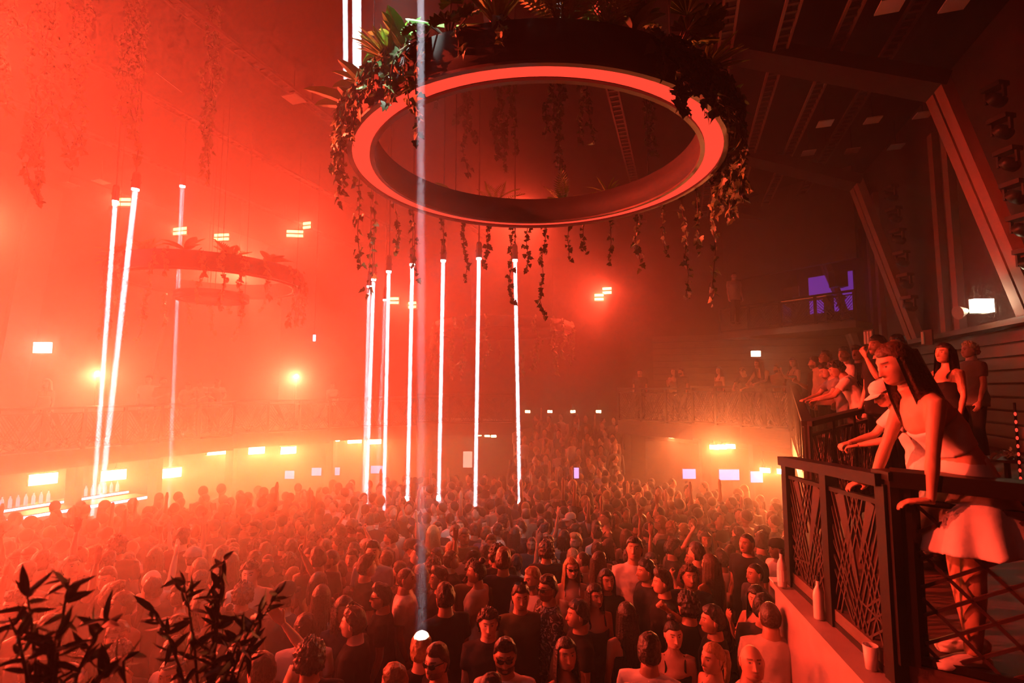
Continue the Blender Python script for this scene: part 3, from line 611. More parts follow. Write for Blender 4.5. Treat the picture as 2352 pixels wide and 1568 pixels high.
# ------------------------------------------------------------------ people
def smooth(e0, e1, x):
    t = np.clip((x - e0) / (e1 - e0), 0, 1); return t * t * (3 - 2 * t)
_lat = np.radians(np.concatenate([np.linspace(-88, -60, 8, endpoint=False), np.linspace(-60, 34, 42, endpoint=False), np.linspace(34, 89, 15)]))
_u = np.linspace(-1, 1, 80, endpoint=False); _lon = np.pi * np.sign(_u) * np.abs(_u) ** 1.45
TH, PH = np.meshgrid(_lon, _lat); NL, NO = PH.shape
DX, DY, DZ = np.sin(TH) * np.cos(PH), np.cos(TH) * np.cos(PH), np.sin(PH)
def head_shape(fem=False, wide=1.0, long=.95):
    c = np.cos(PH); grow = np.where(PH < 0, np.minimum(1 / np.maximum(c, .05), 1.46) ** .8, 1.0)
    front = smooth(-.2, .5, DY / np.maximum(c, .05))
    g = 1 + (grow - 1) * (.55 + .45 * front)
    x = .077 * wide * DX * g; y = .096 * DY * g; z = .118 * long * DZ
    dn = np.maximum(0, -DZ)
    x *= 1 - (.30 if fem else .22) * dn ** 1.7
    y = np.where(DY < 0, y * (1 - .42 * smooth(.1, .8, dn)), y)
    y = np.where(DY > 0, y * (1 - .05 * smooth(.3, .9, np.maximum(0, DZ))), y)
    ax = np.abs(x); fr = smooth(.15, .5, DY)
    prog = np.clip((.026 - z) / .055, 0, 1); sg = .0085 + .006 * prog
    nose = (.003 + .021 * prog ** 1.3) * np.where(z > -.030, 1, np.clip((z + .043) / .013, 0, 1)) * (z < .03)
    y += fr * nose * np.exp(-(x / sg) ** 2)
    y += fr * (-.011 * np.exp(-((ax - .031) / .016) ** 2 - ((z - .018) / .012) ** 2) + .006 * np.exp(-((ax - .031) / .011) ** 2 - ((z - .016) / .0075) ** 2))
    y += fr * (.0045 * np.exp(-((z - .037) / .009) ** 2) * np.exp(-(ax / .05) ** 4))
    y += fr * (.007 * np.exp(-((z + .061) / .010) ** 2 - (x / .022) ** 2) - .005 * np.exp(-((z + .061) / .0028) ** 2 - (x / .024) ** 2))
    y += fr * (.007 * np.exp(-((z + .101) / .013) ** 2 - (x / .02) ** 2)); x += np.sign(x) * fr * .003 * np.exp(-((ax - .05) / .015) ** 2 - ((z + .012) / .02) ** 2)
    return x, y, z
def head_colors(x, y, z, beard=0, lips=(.42, .12, .10), hair=(.02, .014, .01)):
    ax = np.abs(x); fr = DY > .1; C = np.zeros((NL, NO, 4)); 
    def put(mask, col, al): C[mask] = (*col, al)
    if beard:
        m = fr & ((z < -.034) & (ax > .02) | (z < -.072) | (z < -.044) & (z > -.055) & (ax < .03)) & (DY > .12)
        put(m & (z > -.125), hair, beard)
    put(fr & ((x / .021) ** 2 + ((z + .061) / .0085) ** 2 < 1), lips, .75)
    put(fr & (((ax - .031) / .0135) ** 2 + ((z - .016) / .0065) ** 2 < 1), (.03, .02, .02), .8)
    put(fr & (((ax - .031) / .0115) ** 2 + ((z - .0155) / .0048) ** 2 < 1), (.55, .50, .48), 1)
    put(fr & (((ax - .031) / .0052) ** 2 + ((z - .0155) / .0055) ** 2 < 1), (.02, .015, .012), 1)
    put(fr & (ax > .013) & (ax < .047) & (np.abs(z - .0385 + .10 * np.maximum(0, ax - .036)) < .0042), hair, .85)
    return C
def gridfaces():
    i = np.arange(NL - 1)[:, None]; k = np.arange(NO)[None, :]; k2 = (k + 1) % NO
    return np.stack([i * NO + k, i * NO + k2, (i + 1) * NO + k2, (i + 1) * NO + k], -1).reshape(-1, 4)[:, ::-1]
GF = gridfaces()
def npmesh(name, v, f, smoothed=True, tint=None, m=None):
    me = bpy.data.meshes.new(name); me.from_pydata(np.asarray(v, float).tolist(), [], [list(map(int, q)) for q in f])
    if smoothed: me.polygons.foreach_set('use_smooth', [True] * len(me.polygons))
    if tint is not None:
        a = me.attributes.new('tint', 'FLOAT_COLOR', 'POINT'); a.data.foreach_set('color', np.asarray(tint, np.float32).ravel())
    me.materials.append(m); me.update(); return me
_tmp = bpy.data.objects.new('tmp', bpy.data.meshes.new('tmp')); COL.objects.link(_tmp)
def remesh(mb, vox, sm=2):
    me = mb.mesh('r'); _tmp.data = me; _tmp.modifiers.clear()
    md = _tmp.modifiers.new('r', 'REMESH'); md.mode = 'VOXEL'; md.voxel_size = vox
    if sm:
        s_ = _tmp.modifiers.new('s', 'SMOOTH'); s_.iterations = sm; s_.factor = .5
    dg = bpy.context.evaluated_depsgraph_get(); ev = _tmp.evaluated_get(dg); r = ev.to_mesh()
    v = np.empty(len(r.vertices) * 3); r.vertices.foreach_get('co', v); v = v.reshape(-1, 3)
    f = [tuple(p.vertices) for p in r.polygons]; ev.to_mesh_clear(); return v, f
# hands: wrist at the origin, fingers along +Y, palm towards -Z, thumb on the +X side
def hand(kind, side):
    b = MB(); curl = {'relaxed': .42, 'fist': 1.45, 'open': .05, 'grip': 1.0}[kind]
    b.tube([(0, -.02, 0), (0, .02, 0), (0, .055, 0), (0, .085, 0)], [(.024, .017), (.034, .016), (.041, .015), (.040, .013)], 12)
    for i, (x, L, r) in enumerate(((.030, .072, .0088), (.010, .080, .009), (-.011, .074, .0086), (-.030, .058, .0078))):
        p = Vector((x, .078, 0)); a = 0; pts = [p + Vector((0, -.02, 0)), p]; sp = (x * (2.5 if kind == 'open' else .6))
        for j, fr in enumerate((.45, .32, .25)):
            a += curl * (.75 if j == 0 else 1.0); d = Vector((sp, math.cos(a), -math.sin(a))).normalized(); p = p + d * L * fr; pts.append(p)
        b.tube(pts, [r, r, r * .97, r * .9, r * .7], 8)
    tp = Vector((.028, .022, -.004)); th = {'relaxed': (.55, .75, -.35), 'fist': (.10, .75, -.75), 'open': (.95, .55, -.05), 'grip': (.30, .65, -.75)}[kind]; d = Vector(th).normalized()
    d2 = (d + Vector((-.35, .3, -.25)) * (0 if kind == 'open' else 1)).normalized()
    b.tube([tp - d * .012, tp, tp + d * .034, tp + d * .034 + d2 * .030], [.013, .0125, .0105, .0075], 8)
    v, f = remesh(b, .0068, 1)
    if side < 0: v = v * np.array([-1, 1, 1]); f = [q[::-1] for q in f]
    return v, f
HANDS = {(k, s): hand(k, s) for k in ('relaxed', 'fist', 'open', 'grip') for s in (-1, 1)}
SKIN = [skin_mat('skin_%d' % i, c) for i, c in enumerate(((.62, .40, .30), (.52, .31, .22), (.42, .24, .16), (.68, .46, .37), (.26, .14, .09)))]
HAIRC = {'black': (.012, .010, .010), 'dark brown': (.035, .020, .013), 'brown': (.075, .040, .022), 'blond': (.36, .24, .12), 'grey': (.22, .20, .19)}
HAIR = {k: mat('hair_' + k.replace(' ', '_'), c, .42, noise=.35, scale=60, bump=.5) for k, c in HAIRC.items()}
CLOTH = {k: mat('cloth_' + k.replace(' ', '_'), c, .9, noise=.10, scale=18, bump=.15, spec=.15) for k, c in {'black': (.015, .014, .015), 'charcoal': (.04, .038, .04), 'white': (.76, .74, .73), 'cream': (.60, .54, .47), 'grey': (.20, .19, .19), 'navy': (.022, .026, .05), 'olive': (.11, .11, .06), 'maroon': (.12, .025, .025), 'beige': (.36, .28, .21), 'pale blue': (.35, .40, .48), 'denim': (.06, .08, .13)}.items()}
def floral():
    m = mat('cloth_floral', (.02, .02, .02), .8); nt = m.node_tree; b = nt.nodes['Principled BSDF']; tc = nt.nodes.new('ShaderNodeTexCoord'); v = nt.nodes.new('ShaderNodeTexNoise'); v.inputs['Scale'].default_value = 16; v.inputs['Detail'].default_value = 4; v.inputs['Distortion'].default_value = 2.2
    r = nt.nodes.new('ShaderNodeValToRGB'); r.color_ramp.elements[0].position = .53; r.color_ramp.elements[1].position = .58; r.color_ramp.elements[0].color = (.02, .018, .02, 1); r.color_ramp.elements[1].color = (.45, .43, .42, 1)
    nt.links.new(tc.outputs['Object'], v.inputs['Vector']); nt.links.new(v.outputs['Fac'], r.inputs[0]); nt.links.new(r.outputs[0], b.inputs['Base Color']); return m
CLOTH['floral'] = floral()
def fold_noise(v, amp):
    a = np.sin(v[:, 2] * 38 + np.sin(v[:, 0] * 21) * 1.7 + v[:, 1] * 17) + .6 * np.sin(v[:, 0] * 47 - v[:, 2] * 23 + 1.3) + .5 * np.sin(v[:, 2] * 71 + v[:, 0] * 33)
    return amp * a
PROTO = {}
def build_person(key, fem=False, lean=0.0, arms=None, legs=((.09, 0, 0), (-.09, 0, 0)), yaw=0, pitch=0, beard=0, top='tee', sway=0, headw=1.0, skirt=False, vox=.019, sleeve=.62, side_lean=0.0, bare=False, upright=False):
    """One figure, 1.72 m tall, facing +Y. Returns the shared meshes of body and clothes and the matrix of its head."""
    if key in PROTO: return PROTO[key]
    k = .93 if fem else 1.0
    zs = [.93]; cen = [Vector((0, 0, .93))]; ang = [0.0]
    N = 34
    for i in range(1, N + 1):
        s = i / N; th = lean * min(1, s * 2.6); z = .93 + .80 * s; ph = side_lean * min(1, s * 2.2)
        cen.append(cen[-1] + Vector((math.sin(ph), math.sin(th) * math.cos(ph), math.cos(th) * math.cos(ph))) * (.80 / N)); zs.append(z); ang.append(th)
    def S(z, x=0, y=0):
        if z <= .93: return Vector((x, y, z))
        q = (z - .93) / .80 * N; i = min(N - 1, int(q)); c = cen[i].lerp(cen[i + 1], q - i); th = ang[i]
        return c + Vector((x, y * math.cos(th), -y * math.sin(th)))
    if fem: prof = [(.80, .150, .100, 0), (.90, .172, .120, -.01), (.98, .160, .112, 0), (1.09, .125, .092, .01), (1.20, .140, .105, .02), (1.28, .148, .122, .025), (1.36, .150, .098, .005), (1.41, .130, .072, -.005), (1.445, .062, .056, -.005), (1.50, .047, .050, 0)]
    else: prof = [(.80, .150, .105, 0), (.92, .165, .118, -.005), (1.05, .155, .112, .005), (1.20, .172, .120, .012), (1.31, .186, .122, .012), (1.385, .182, .102, 0), (1.43, .135, .078, -.008), (1.46, .075, .064, -.008), (1.52, .058, .060, 0)]
    def torso(b, grow, z0, z1, fl=0):
        P_ = [q for q in prof if z0 - 1e-6 <= q[0] <= z1 + 1e-6]
        b.tube([S(q[0], 0, q[3]) for q in P_], [(q[1] + grow + fl * max(0, 1.2 - q[0]), q[2] + grow + fl * max(0, 1.2 - q[0])) for q in P_], 18)
    arms = arms or (((.12, .03, -1), (.05, .35, -1), 'relaxed', (-1, 0, 0)), ((-.12, .03, -1), (-.05, .35, -1), 'relaxed', (1, 0, 0)))
    sw = .165 * k + (.0 if fem else .012); AL_ = []; HD = {}
    for sgn, (ud, fd, hk, pn, *hd_) in zip((1, -1), arms):
        sh = S(1.395, sgn * sw); ud = Vector(ud).normalized(); fd = Vector(fd).normalized(); el = sh + ud * .285 * (.95 if fem else 1); wr_ = el + fd * .245 * (.95 if fem else 1)
        AL_.append((sgn, sh, el, wr_, ud, fd, hk, Vector(pn))); HD[sgn] = Vector(hd_[0]).normalized() if hd_ else fd
    body = MB(); torso(body, -.012, .80, 1.46 if bare else 1.52, 0)
    if bare: body = MB(); torso(body, 0, .80, 1.52)
    ar = .85 if fem else 1.0
    for sgn, sh, el, wr_, ud, fd, hk, pn in AL_:
        body.tube([sh + Vector((-sgn * .05, 0, .0)), sh + Vector((0, 0, -.012)), sh + ud * .10, sh.lerp(el, .75), el, el.lerp(wr_, .3), el.lerp(wr_, .75), wr_, wr_ + fd * .02],
                  [.050 * ar, .056 * ar, .050 * ar, .041 * ar, .038 * ar, .040 * ar, .031 * ar, .025 * ar, .023 * ar], 12)
    LEG = []
    for sgn, (lx, kf, fy) in zip((1, -1), legs):
        hip = Vector((sgn * .085, 0, .88)); kn = Vector((lx * 1.0, .03 + kf, .49)); ank = Vector((lx, fy - .02, .085)); LEG.append((hip, kn, ank))
        body.tube([hip, hip.lerp(kn, .4), kn, kn.lerp(ank, .3), ank], [.082, .074, .054, .056, .036], 12)
    nb = S(1.40); hc = S(1.600) + Vector((0, .014, 0)) if not upright else S(1.47) + Vector((0, .055, .135)); lr = Matrix.Rotation(-lean * .55, 4, 'X')
    HM = Matrix.Translation(hc) @ Matrix.Rotation(R(yaw), 4, 'Z') @ lr @ Matrix.Rotation(-R(pitch), 4, 'X') @ Matrix.Rotation(R(sway), 4, 'Y')
    nr_ = .050 if fem else .063
    jaw = HM @ Vector((0, -.022, -.055))
    body.tube([nb, S(1.47, 0, -.008), jaw.lerp(S(1.50), .4), jaw], [nr_ * 1.35, nr_ * 1.08, nr_, nr_ * .95], 14)
    V, Fc = remesh(body, vox * (.8 if bare else 1.0), 3); V = list(map(tuple, V)); Fc = list(Fc); T = [(0, 0, 0, 0)] * len(V)
    def join(v, f, m=None, t=None):
        n = len(V)
        for i, q in enumerate(v):
            q = m @ Vector(q) if m is not None else q
            V.append(tuple(q)); T.append(tuple(t[i]) if t is not None else (0, 0, 0, 0))
        Fc.extend([tuple(int(i) + n for i in q) for q in f])
    x, y, z = head_shape(fem, headw); hv = np.stack([x, y, z], -1).reshape(-1, 3); join(hv, GF, HM, head_colors(x, y, z, beard).reshape(-1, 4))
    for s in (-1, 1):
        e = MB(); e.ball((s * .0755 * headw, -.004, .002), (.010, .020, .032), 10, 6); join(e.v, e.f, HM)
    for sgn, sh, el, wr_, ud, fd, hk, pn in AL_:
        yv = HD[sgn]; zv = -(pn - yv * pn.dot(yv)); zv.normalize(); xv = yv.cross(zv)
        side = 1 if xv.x * 0 + 1 and sgn < 0 else -1
        m = Matrix((xv, yv, zv)).transposed().to_4x4(); m = Matrix.Translation(wr_ + yv * .02) @ m @ Matrix.Scale(.93 if fem else 1.0, 4)
        v, f = HANDS[(hk, side)]; join(v, f, m)
    for hip, kn, ank in LEG:
        pass
    res = {'body': npmesh('body_' + key, V, Fc, True, T, SKIN[0]), 'head': HM, 'S': S, 'wrists': [(a[3], a[5]) for a in AL_], 'fem': fem}
    # clothes
    b = MB(); g = .013
    if top in ('tee', 'long', 'shirt'):
        torso(b, g, .80 if top != 'crop' else 1.1, 1.46, .10 if not fem else .03)
        cut = sleeve if top == 'tee' else 1.0
        for sgn, sh, el, wr_, ud, fd, hk, pn in AL_:
            e = sh.lerp(el, cut)
            b.tube([sh + Vector((-sgn * .05, 0, .0)), sh + Vector((0, 0, -.008)), sh + ud * .08, e], [.064 * ar, .070 * ar, .066 * ar, (.064 if cut < 1 else .053) * ar], 14)
            if top != 'tee': b.tube([el - ud * .02, el, el.lerp(wr_, .5), wr_ - fd * .01], [.053 * ar, .054 * ar, .046 * ar, .037 * ar], 14)
    elif top == 'tank':
        torso(b, .010, .80 if not skirt else .98, 1.28, 0)
        for sgn in (1, -1): b.tube([S(1.24, sgn * .085, .125), S(1.36, sgn * .085, .085), S(1.425, sgn * .085, .01), S(1.37, sgn * .085, -.08), S(1.25, sgn * .085, -.09)], .013, 8)
    elif top == 'band':
        torso(b, .010, 1.09, 1.28, 0)
    if b.v:
        v, f = remesh(b, vox, 3); ctr = np.array([0, 0, 0]); nrm = v - np.array([[S(q[2])[0], S(q[2])[1], q[2]] for q in v]); nrm[:, 2] *= .3; nrm /= np.maximum(np.linalg.norm(nrm, axis=1), 1e-4)[:, None]
        v = v + nrm * fold_noise(v, .0028)[:, None]; res['shirt'] = npmesh('shirt_' + key, v, f, True, None, CLOTH['black'])
    b = MB()
    if skirt:
        b.tube([S(1.06), Vector((0, 0, .93)), Vector((0, 0, .80)), Vector((0, -.02, .60))], [(.130, .10), (.185, .140), (.245, .21), (.32, .29)], 28)
        v, f = remesh(b, .016, 2); th = np.arctan2(v[:, 1], v[:, 0]); am = .018 * smooth(.95, .55, v[:, 2]); v[:, 0] *= 1 + am * np.sin(th * 11) * 3.5; v[:, 1] *= 1 + am * np.sin(th * 11) * 3.5
        res['trousers'] = npmesh('skirt_' + key, v, f, True, None, CLOTH['white'])
    else:
        b.tube([Vector((0, 0, 1.0)), Vector((0, -.005, .93)), Vector((0, 0, .80))], [(.158 * k + .012, .115), (.178, .130), (.150, .11)], 16)
        for hip, kn, ank in LEG: b.tube([hip, hip.lerp(kn, .4), kn, kn.lerp(ank, .4), ank + Vector((0, 0, .01))], [.095, .090, .070, .070, .062], 12)
        v, f = remesh(b, .024, 2); res['trousers'] = npmesh('trousers_' + key, v, f, True, None, CLOTH['black'])
    b = MB()
    for hip, kn, ank in LEG: b.tube([ank + Vector((0, -.065, -.045)), ank + Vector((0, -.03, -.03)), ank + Vector((0, .06, -.042)), ank + Vector((0, .13, -.055)), ank + Vector((0, .17, -.062))], [(.030, .032), (.040, .050), (.043, .042), (.044, .028), (.030, .018)], 12)
    res['shoes'] = b.mesh('shoes_' + key, CLOTH['white'], True)
    PROTO[key] = res; return res
# hair in head coordinates
def lump(dx, dy, dz, f, s): return np.sin(dx * f + s) * np.sin(dy * f * 1.1 + s * 2) * np.sin(dz * f * .9 + s * 3)
def hair_mesh(style, fem=False, seed=0):
    x, y, z = head_shape(fem); dirs = np.stack([x, y + .01, z - .01], -1); dirs /= np.linalg.norm(dirs, axis=-1, keepdims=True)
    fr = smooth(.1, .55, DY); hl = .066 * fr + (1 - fr) * np.where(DY > -.15, .0, -.062)     # hairline height
    hl = np.where((DY > -.15) & (DY < .35), .030 * smooth(-.15, .35, DY) + .005, hl)
    if style in ('buzz',): hl = hl + .006 * fr
    m = smooth(-.004, .014, z - hl); ridge = np.sin(TH * 34 + 3 * np.sin(PH * 5 + seed)) * .5 + np.sin(TH * 61 + PH * 9) * .35
    t = {'short': .014, 'buzz': .0045, 'quiff': .016, 'curly': .030, 'long': .016, 'tied': .011, 'bun': .011, 'bob': .018}[style] * np.ones_like(z)
    t = t + .0022 * ridge * (0 if style == 'buzz' else 1)
    if style in ('short', 'quiff'): t = t + .013 * smooth(.03, .11, z) + .006 * lump(DX, DY, DZ, 8, seed + 1)
    if style == 'quiff': t = t + .024 * np.exp(-((DY - .45) / .35) ** 2) * smooth(.05, .09, z)
    if style == 'curly': t = t + .013 * lump(DX, DY, DZ, 17, seed) + .012 * lump(DX, DY, DZ, 9, seed + 2)
    v = np.stack([x, y, z], -1) + dirs * ((t + .003) * m ** .6 - .004)[..., None]; v = v.reshape(-1, 3); keep = (m > .001).reshape(-1)
    f = [q for q in GF if keep[q].all()]; used = np.unique(np.array(f)); mp = -np.ones(len(v), int); mp[used] = np.arange(len(used)); V = [tuple(q) for q in v[used]]; Fc = [tuple(mp[q]) for q in f]
    b = MB(); b.v = V; b.f = Fc
    if style in ('long', 'bob'):
        L = .42 if style == 'long' else .17; na, nz = 46, 16
        for layer in (0, 1):
            base = len(b.v)
            for j in range(nz):
                s = j / (nz - 1); zz = .045 - (L + .045) * s
                for i in range(na):
                    a = R(62 + 236 * i / (na - 1)); rx = .090 + .022 * min(1, s * 2) - .012 * s; ry = .112 + .02 * min(1, s * 2.0) * (1 if style == 'long' else .3)
                    rr = 1 + .05 * math.sin(i * 1.9 + seed) * (.3 + s) + .03 * math.sin(i * 4.3 + s * 5 + seed) - (.14 if layer else 0) - (.10 * max(0, s - .8) * 5)
                    ragged = .05 * s * math.sin(i * 2.3 + seed * 2)
                    b.v.append((rx * rr * math.sin(a) + .012 * s * math.sin(i * .7 + 4 * s), ry * rr * math.cos(a) - .008, zz + ragged))
            for j in range(nz - 1):
                for i in range(na - 1):
                    q = (base + j * na + i, base + (j + 1) * na + i, base + (j + 1) * na + i + 1, base + j * na + i + 1); b.f.append(q if layer else q[::-1])
    if style == 'tied': b.tube([(0, -.10, .03), (0, -.135, .02), (0, -.15, -.06), (0, -.135, -.18), (0, -.12, -.26)], [.02, .026, .028, .022, .006], 12)
    if style == 'bun': b.ball((0, -.06, .125), (.038, .038, .034), 14, 8)
    return b.mesh('hair_' + style, HAIR['black'], True)
HM_ = {(s, fm, sd): hair_mesh(s, fm, sd) for s, fm, sd in (('short', 0, 0), ('short', 0, 5), ('buzz', 0, 0), ('quiff', 0, 1), ('curly', 0, 2), ('curly', 1, 4), ('long', 1, 0), ('long', 1, 3), ('tied', 1, 0), ('bun', 1, 1), ('bob', 1, 2))}
def cap_mesh():
    b = MB(); n = 20
    rows = [(.086, .108, .045), (.087, .109, .075), (.075, .095, .112), (.045, .06, .138), (.008, .01, .146)]
    for rx, ry, z in rows:
        for k in range(n): a = 2 * math.pi * k / n; b.v.append((rx * math.sin(a), ry * math.cos(a) - .004, z))
    for i in range(len(rows) - 1):
        for k in range(n): k2 = (k + 1) % n; b.f.append((i * n + k, (i + 1) * n + k, (i + 1) * n + k2, i * n + k2))
    b.f.append(tuple((len(rows) - 1) * n + k for k in range(n)))
    v0 = len(b.v); m_ = 11
    for r_, dz in ((0, 0), (.075, -.014), (.075, -.020), (0, -.006)):
        for k in range(m_):
            a = R(-62 + 124 * k / (m_ - 1)); b.v.append(((.086) * math.sin(a), .105 * math.cos(a) + r_ * math.cos(a * .9), .052 + dz - .012 * abs(math.sin(a))))
    for i in range(3):
        for k in range(m_ - 1): b.f.append((v0 + i * m_ + k, v0 + i * m_ + k + 1, v0 + (i + 1) * m_ + k + 1, v0 + (i + 1) * m_ + k))
    return b.mesh('cap', CLOTH['black'], True)
CAPM = cap_mesh()
def glasses_mesh():
    b = MB()
    for s in (-1, 1):
        b.add([(s * .004, .104, .020), (s * .055, .093, .026), (s * .058, .090, .004), (s * .035, .100, -.008), (s * .010, .106, .0), (s * .004, .1075, .020), (s * .055, .0965, .026), (s * .058, .0935, .004), (s * .035, .1035, -.008), (s * .010, .1095, .0)],
              [(0, 1, 2, 3, 4), (9, 8, 7, 6, 5), (0, 5, 6, 1), (1, 6, 7, 2), (2, 7, 8, 3), (3, 8, 9, 4), (4, 9, 5, 0)])
        b.bar((s * .055, .092, .022), (s * .080, -.01, .018), .004, .006)
    b.bar((-.012, .105, .019), (.012, .105, .019), .005, .005)
    return b.mesh('sunglasses', M['rubber'])
GLM = glasses_mesh()
def person(proto, loc, rz, s, skin, hair, haircol, shirt, trous, label, group, extras=(), shoes='black'):
    p = PROTO[proto]; o = link('person', p['body']); setmat(o, SKIN[skin]); o.location = loc; o.rotation_euler = (0, 0, rz); o.scale = (s, s, s)
    tag(o, label, 'person', group)
    if 'shirt' in p: setmat(link('top' if p['fem'] else 'shirt', p['shirt'], o), CLOTH[shirt])
    setmat(link('skirt' if 'skirt' in p['trousers'].name else 'trousers', p['trousers'], o), CLOTH[trous])
    setmat(link('shoes', p['shoes'], o), CLOTH[shoes])
    if hair: setmat(link('hair', HM_[hair], o, p['head'].copy()), HAIR[haircol])
    for e in extras:
        if e == 'glasses': link('sunglasses', GLM, o, p['head'].copy())
        elif e == 'glasses_up': link('sunglasses', GLM, o, p['head'] @ Matrix.Translation((0, -.035, .085)) @ Matrix.Rotation(R(35), 4, 'X'))
        elif e.startswith('cap_back'): setmat(link('cap', CAPM, o, p['head'] @ Matrix.Rotation(R(180), 4, 'Z')), CLOTH[e[9:]])
        elif e.startswith('cap_'): setmat(link('cap', CAPM, o, p['head'].copy()), CLOTH[e[4:]])
    return o
dn = lambda s, y=.03: ((.12 * s, y, -1), (.05 * s, .35, -1), 'relaxed', (-s, 0, 0))
hold = lambda s: ((.16 * s, .15, -1), (-.10 * s, .9, .55), 'grip', (-s, .1, 0))
up = lambda s, k='open': ((.35 * s, .25, .9), (.05 * s, .1, 1), k, (0, 1, 0))
chest = lambda s: ((.28 * s, .25, -1), (-.85 * s, .55, .35), 'relaxed', (0, -1, 0))
fist = lambda s: ((.35 * s, .30, -.8), (.05 * s, .40, .9), 'fist', (-s * .3, 1, 0))
rail_ = lambda s: ((.20 * s, .55, -.75), (-.35 * s, .85, -.25), 'grip', (0, 0, -1))
build_person('m_down', arms=(dn(1), dn(-1)))
build_person('m_side', arms=(dn(1), hold(-1)), yaw=32, beard=.5)
build_person('m_hold', arms=(hold(1), dn(-1)), yaw=-28, beard=.75)
build_person('m_hands', arms=(hold(1), hold(-1)), yaw=10, pitch=-8)
build_person('m_up', arms=(up(1), dn(-1)), pitch=6)
build_person('m_phone', arms=(hold(1), ((-.25, .55, .35), (.05, .45, .9), 'grip', (0, -1, 0))), pitch=4, beard=.6)
build_person('m_call', arms=(dn(1), ((-.15, .75, -.55), (.25, .30, .95), 'grip', (0, -1, 0))), pitch=2, beard=.6)
build_person('m_both', arms=(up(1), up(-1, 'fist')), pitch=8)
build_person('m_long', arms=(dn(1), hold(-1)), yaw=-20, pitch=-14, top='long')
build_person('m_fists', arms=(fist(1), fist(-1)), beard=.9, headw=1.04)
build_person('m_chest', arms=(chest(1), dn(-1)), yaw=22, beard=.35, top='tee', sleeve=.85)
build_person('m_point', arms=(((.5, .8, .05), (-.35, .55, .55), 'fist', (-1, 0, 0)), dn(-1)), yaw=12)
build_person('m_lean', lean=.55, arms=(rail_(1), rail_(-1)), yaw=10, pitch=12)
build_person('m_arm', arms=(((.45, .35, .75), (-.5, .25, .75), 'relaxed', (0, -1, 0)), dn(-1)), yaw=20)
build_person('f_down', True, arms=(dn(1), dn(-1)), yaw=8, top='tank')
build_person('f_hold', True, arms=(hold(1), dn(-1)), yaw=-25, top='tank', pitch=-6)
build_person('f_tee', True, arms=(dn(1), hold(-1)), yaw=25)
build_person('f_up', True, arms=(up(1), hold(-1)), pitch=10, top='tank')
build_person('f_chin', True, arms=(((.2, .35, -.9), (-.25, .55, .9), 'relaxed', (0, -1, 0)), chest(-1)), yaw=30, pitch=8, top='tank')
build_person('f_lean', True, lean=.5, arms=(rail_(1), rail_(-1)), yaw=-12, pitch=-10, top='tank')
MP = ['m_down', 'm_down', 'm_side', 'm_hold', 'm_hands', 'm_long', 'm_side', 'm_hold']; FP = ['f_down', 'f_hold', 'f_tee']
MH = [('short', 0, 0), ('short', 0, 5), ('quiff', 0, 1), ('buzz', 0, 0), ('curly', 0, 2), ('short', 0, 0), ('quiff', 0, 1)]; FH = [('long', 1, 0), ('long', 1, 3), ('tied', 1, 0), ('bob', 1, 2), ('bun', 1, 1)]
placed = []
def at_head(px, py, proto, floor, s, rz, **kw):
    hm = PROTO[proto]['head'].translation; q = PZ(px, py, floor + s * hm.z); off = Matrix.Rotation(rz, 3, 'Z') @ (Vector((hm.x, hm.y, 0)) * s)
    loc = Vector((q.x - off.x, q.y - off.y, floor)); placed.append((loc.x, loc.y)); return loc
FRONT = 'people picked out at the front of the crowd'
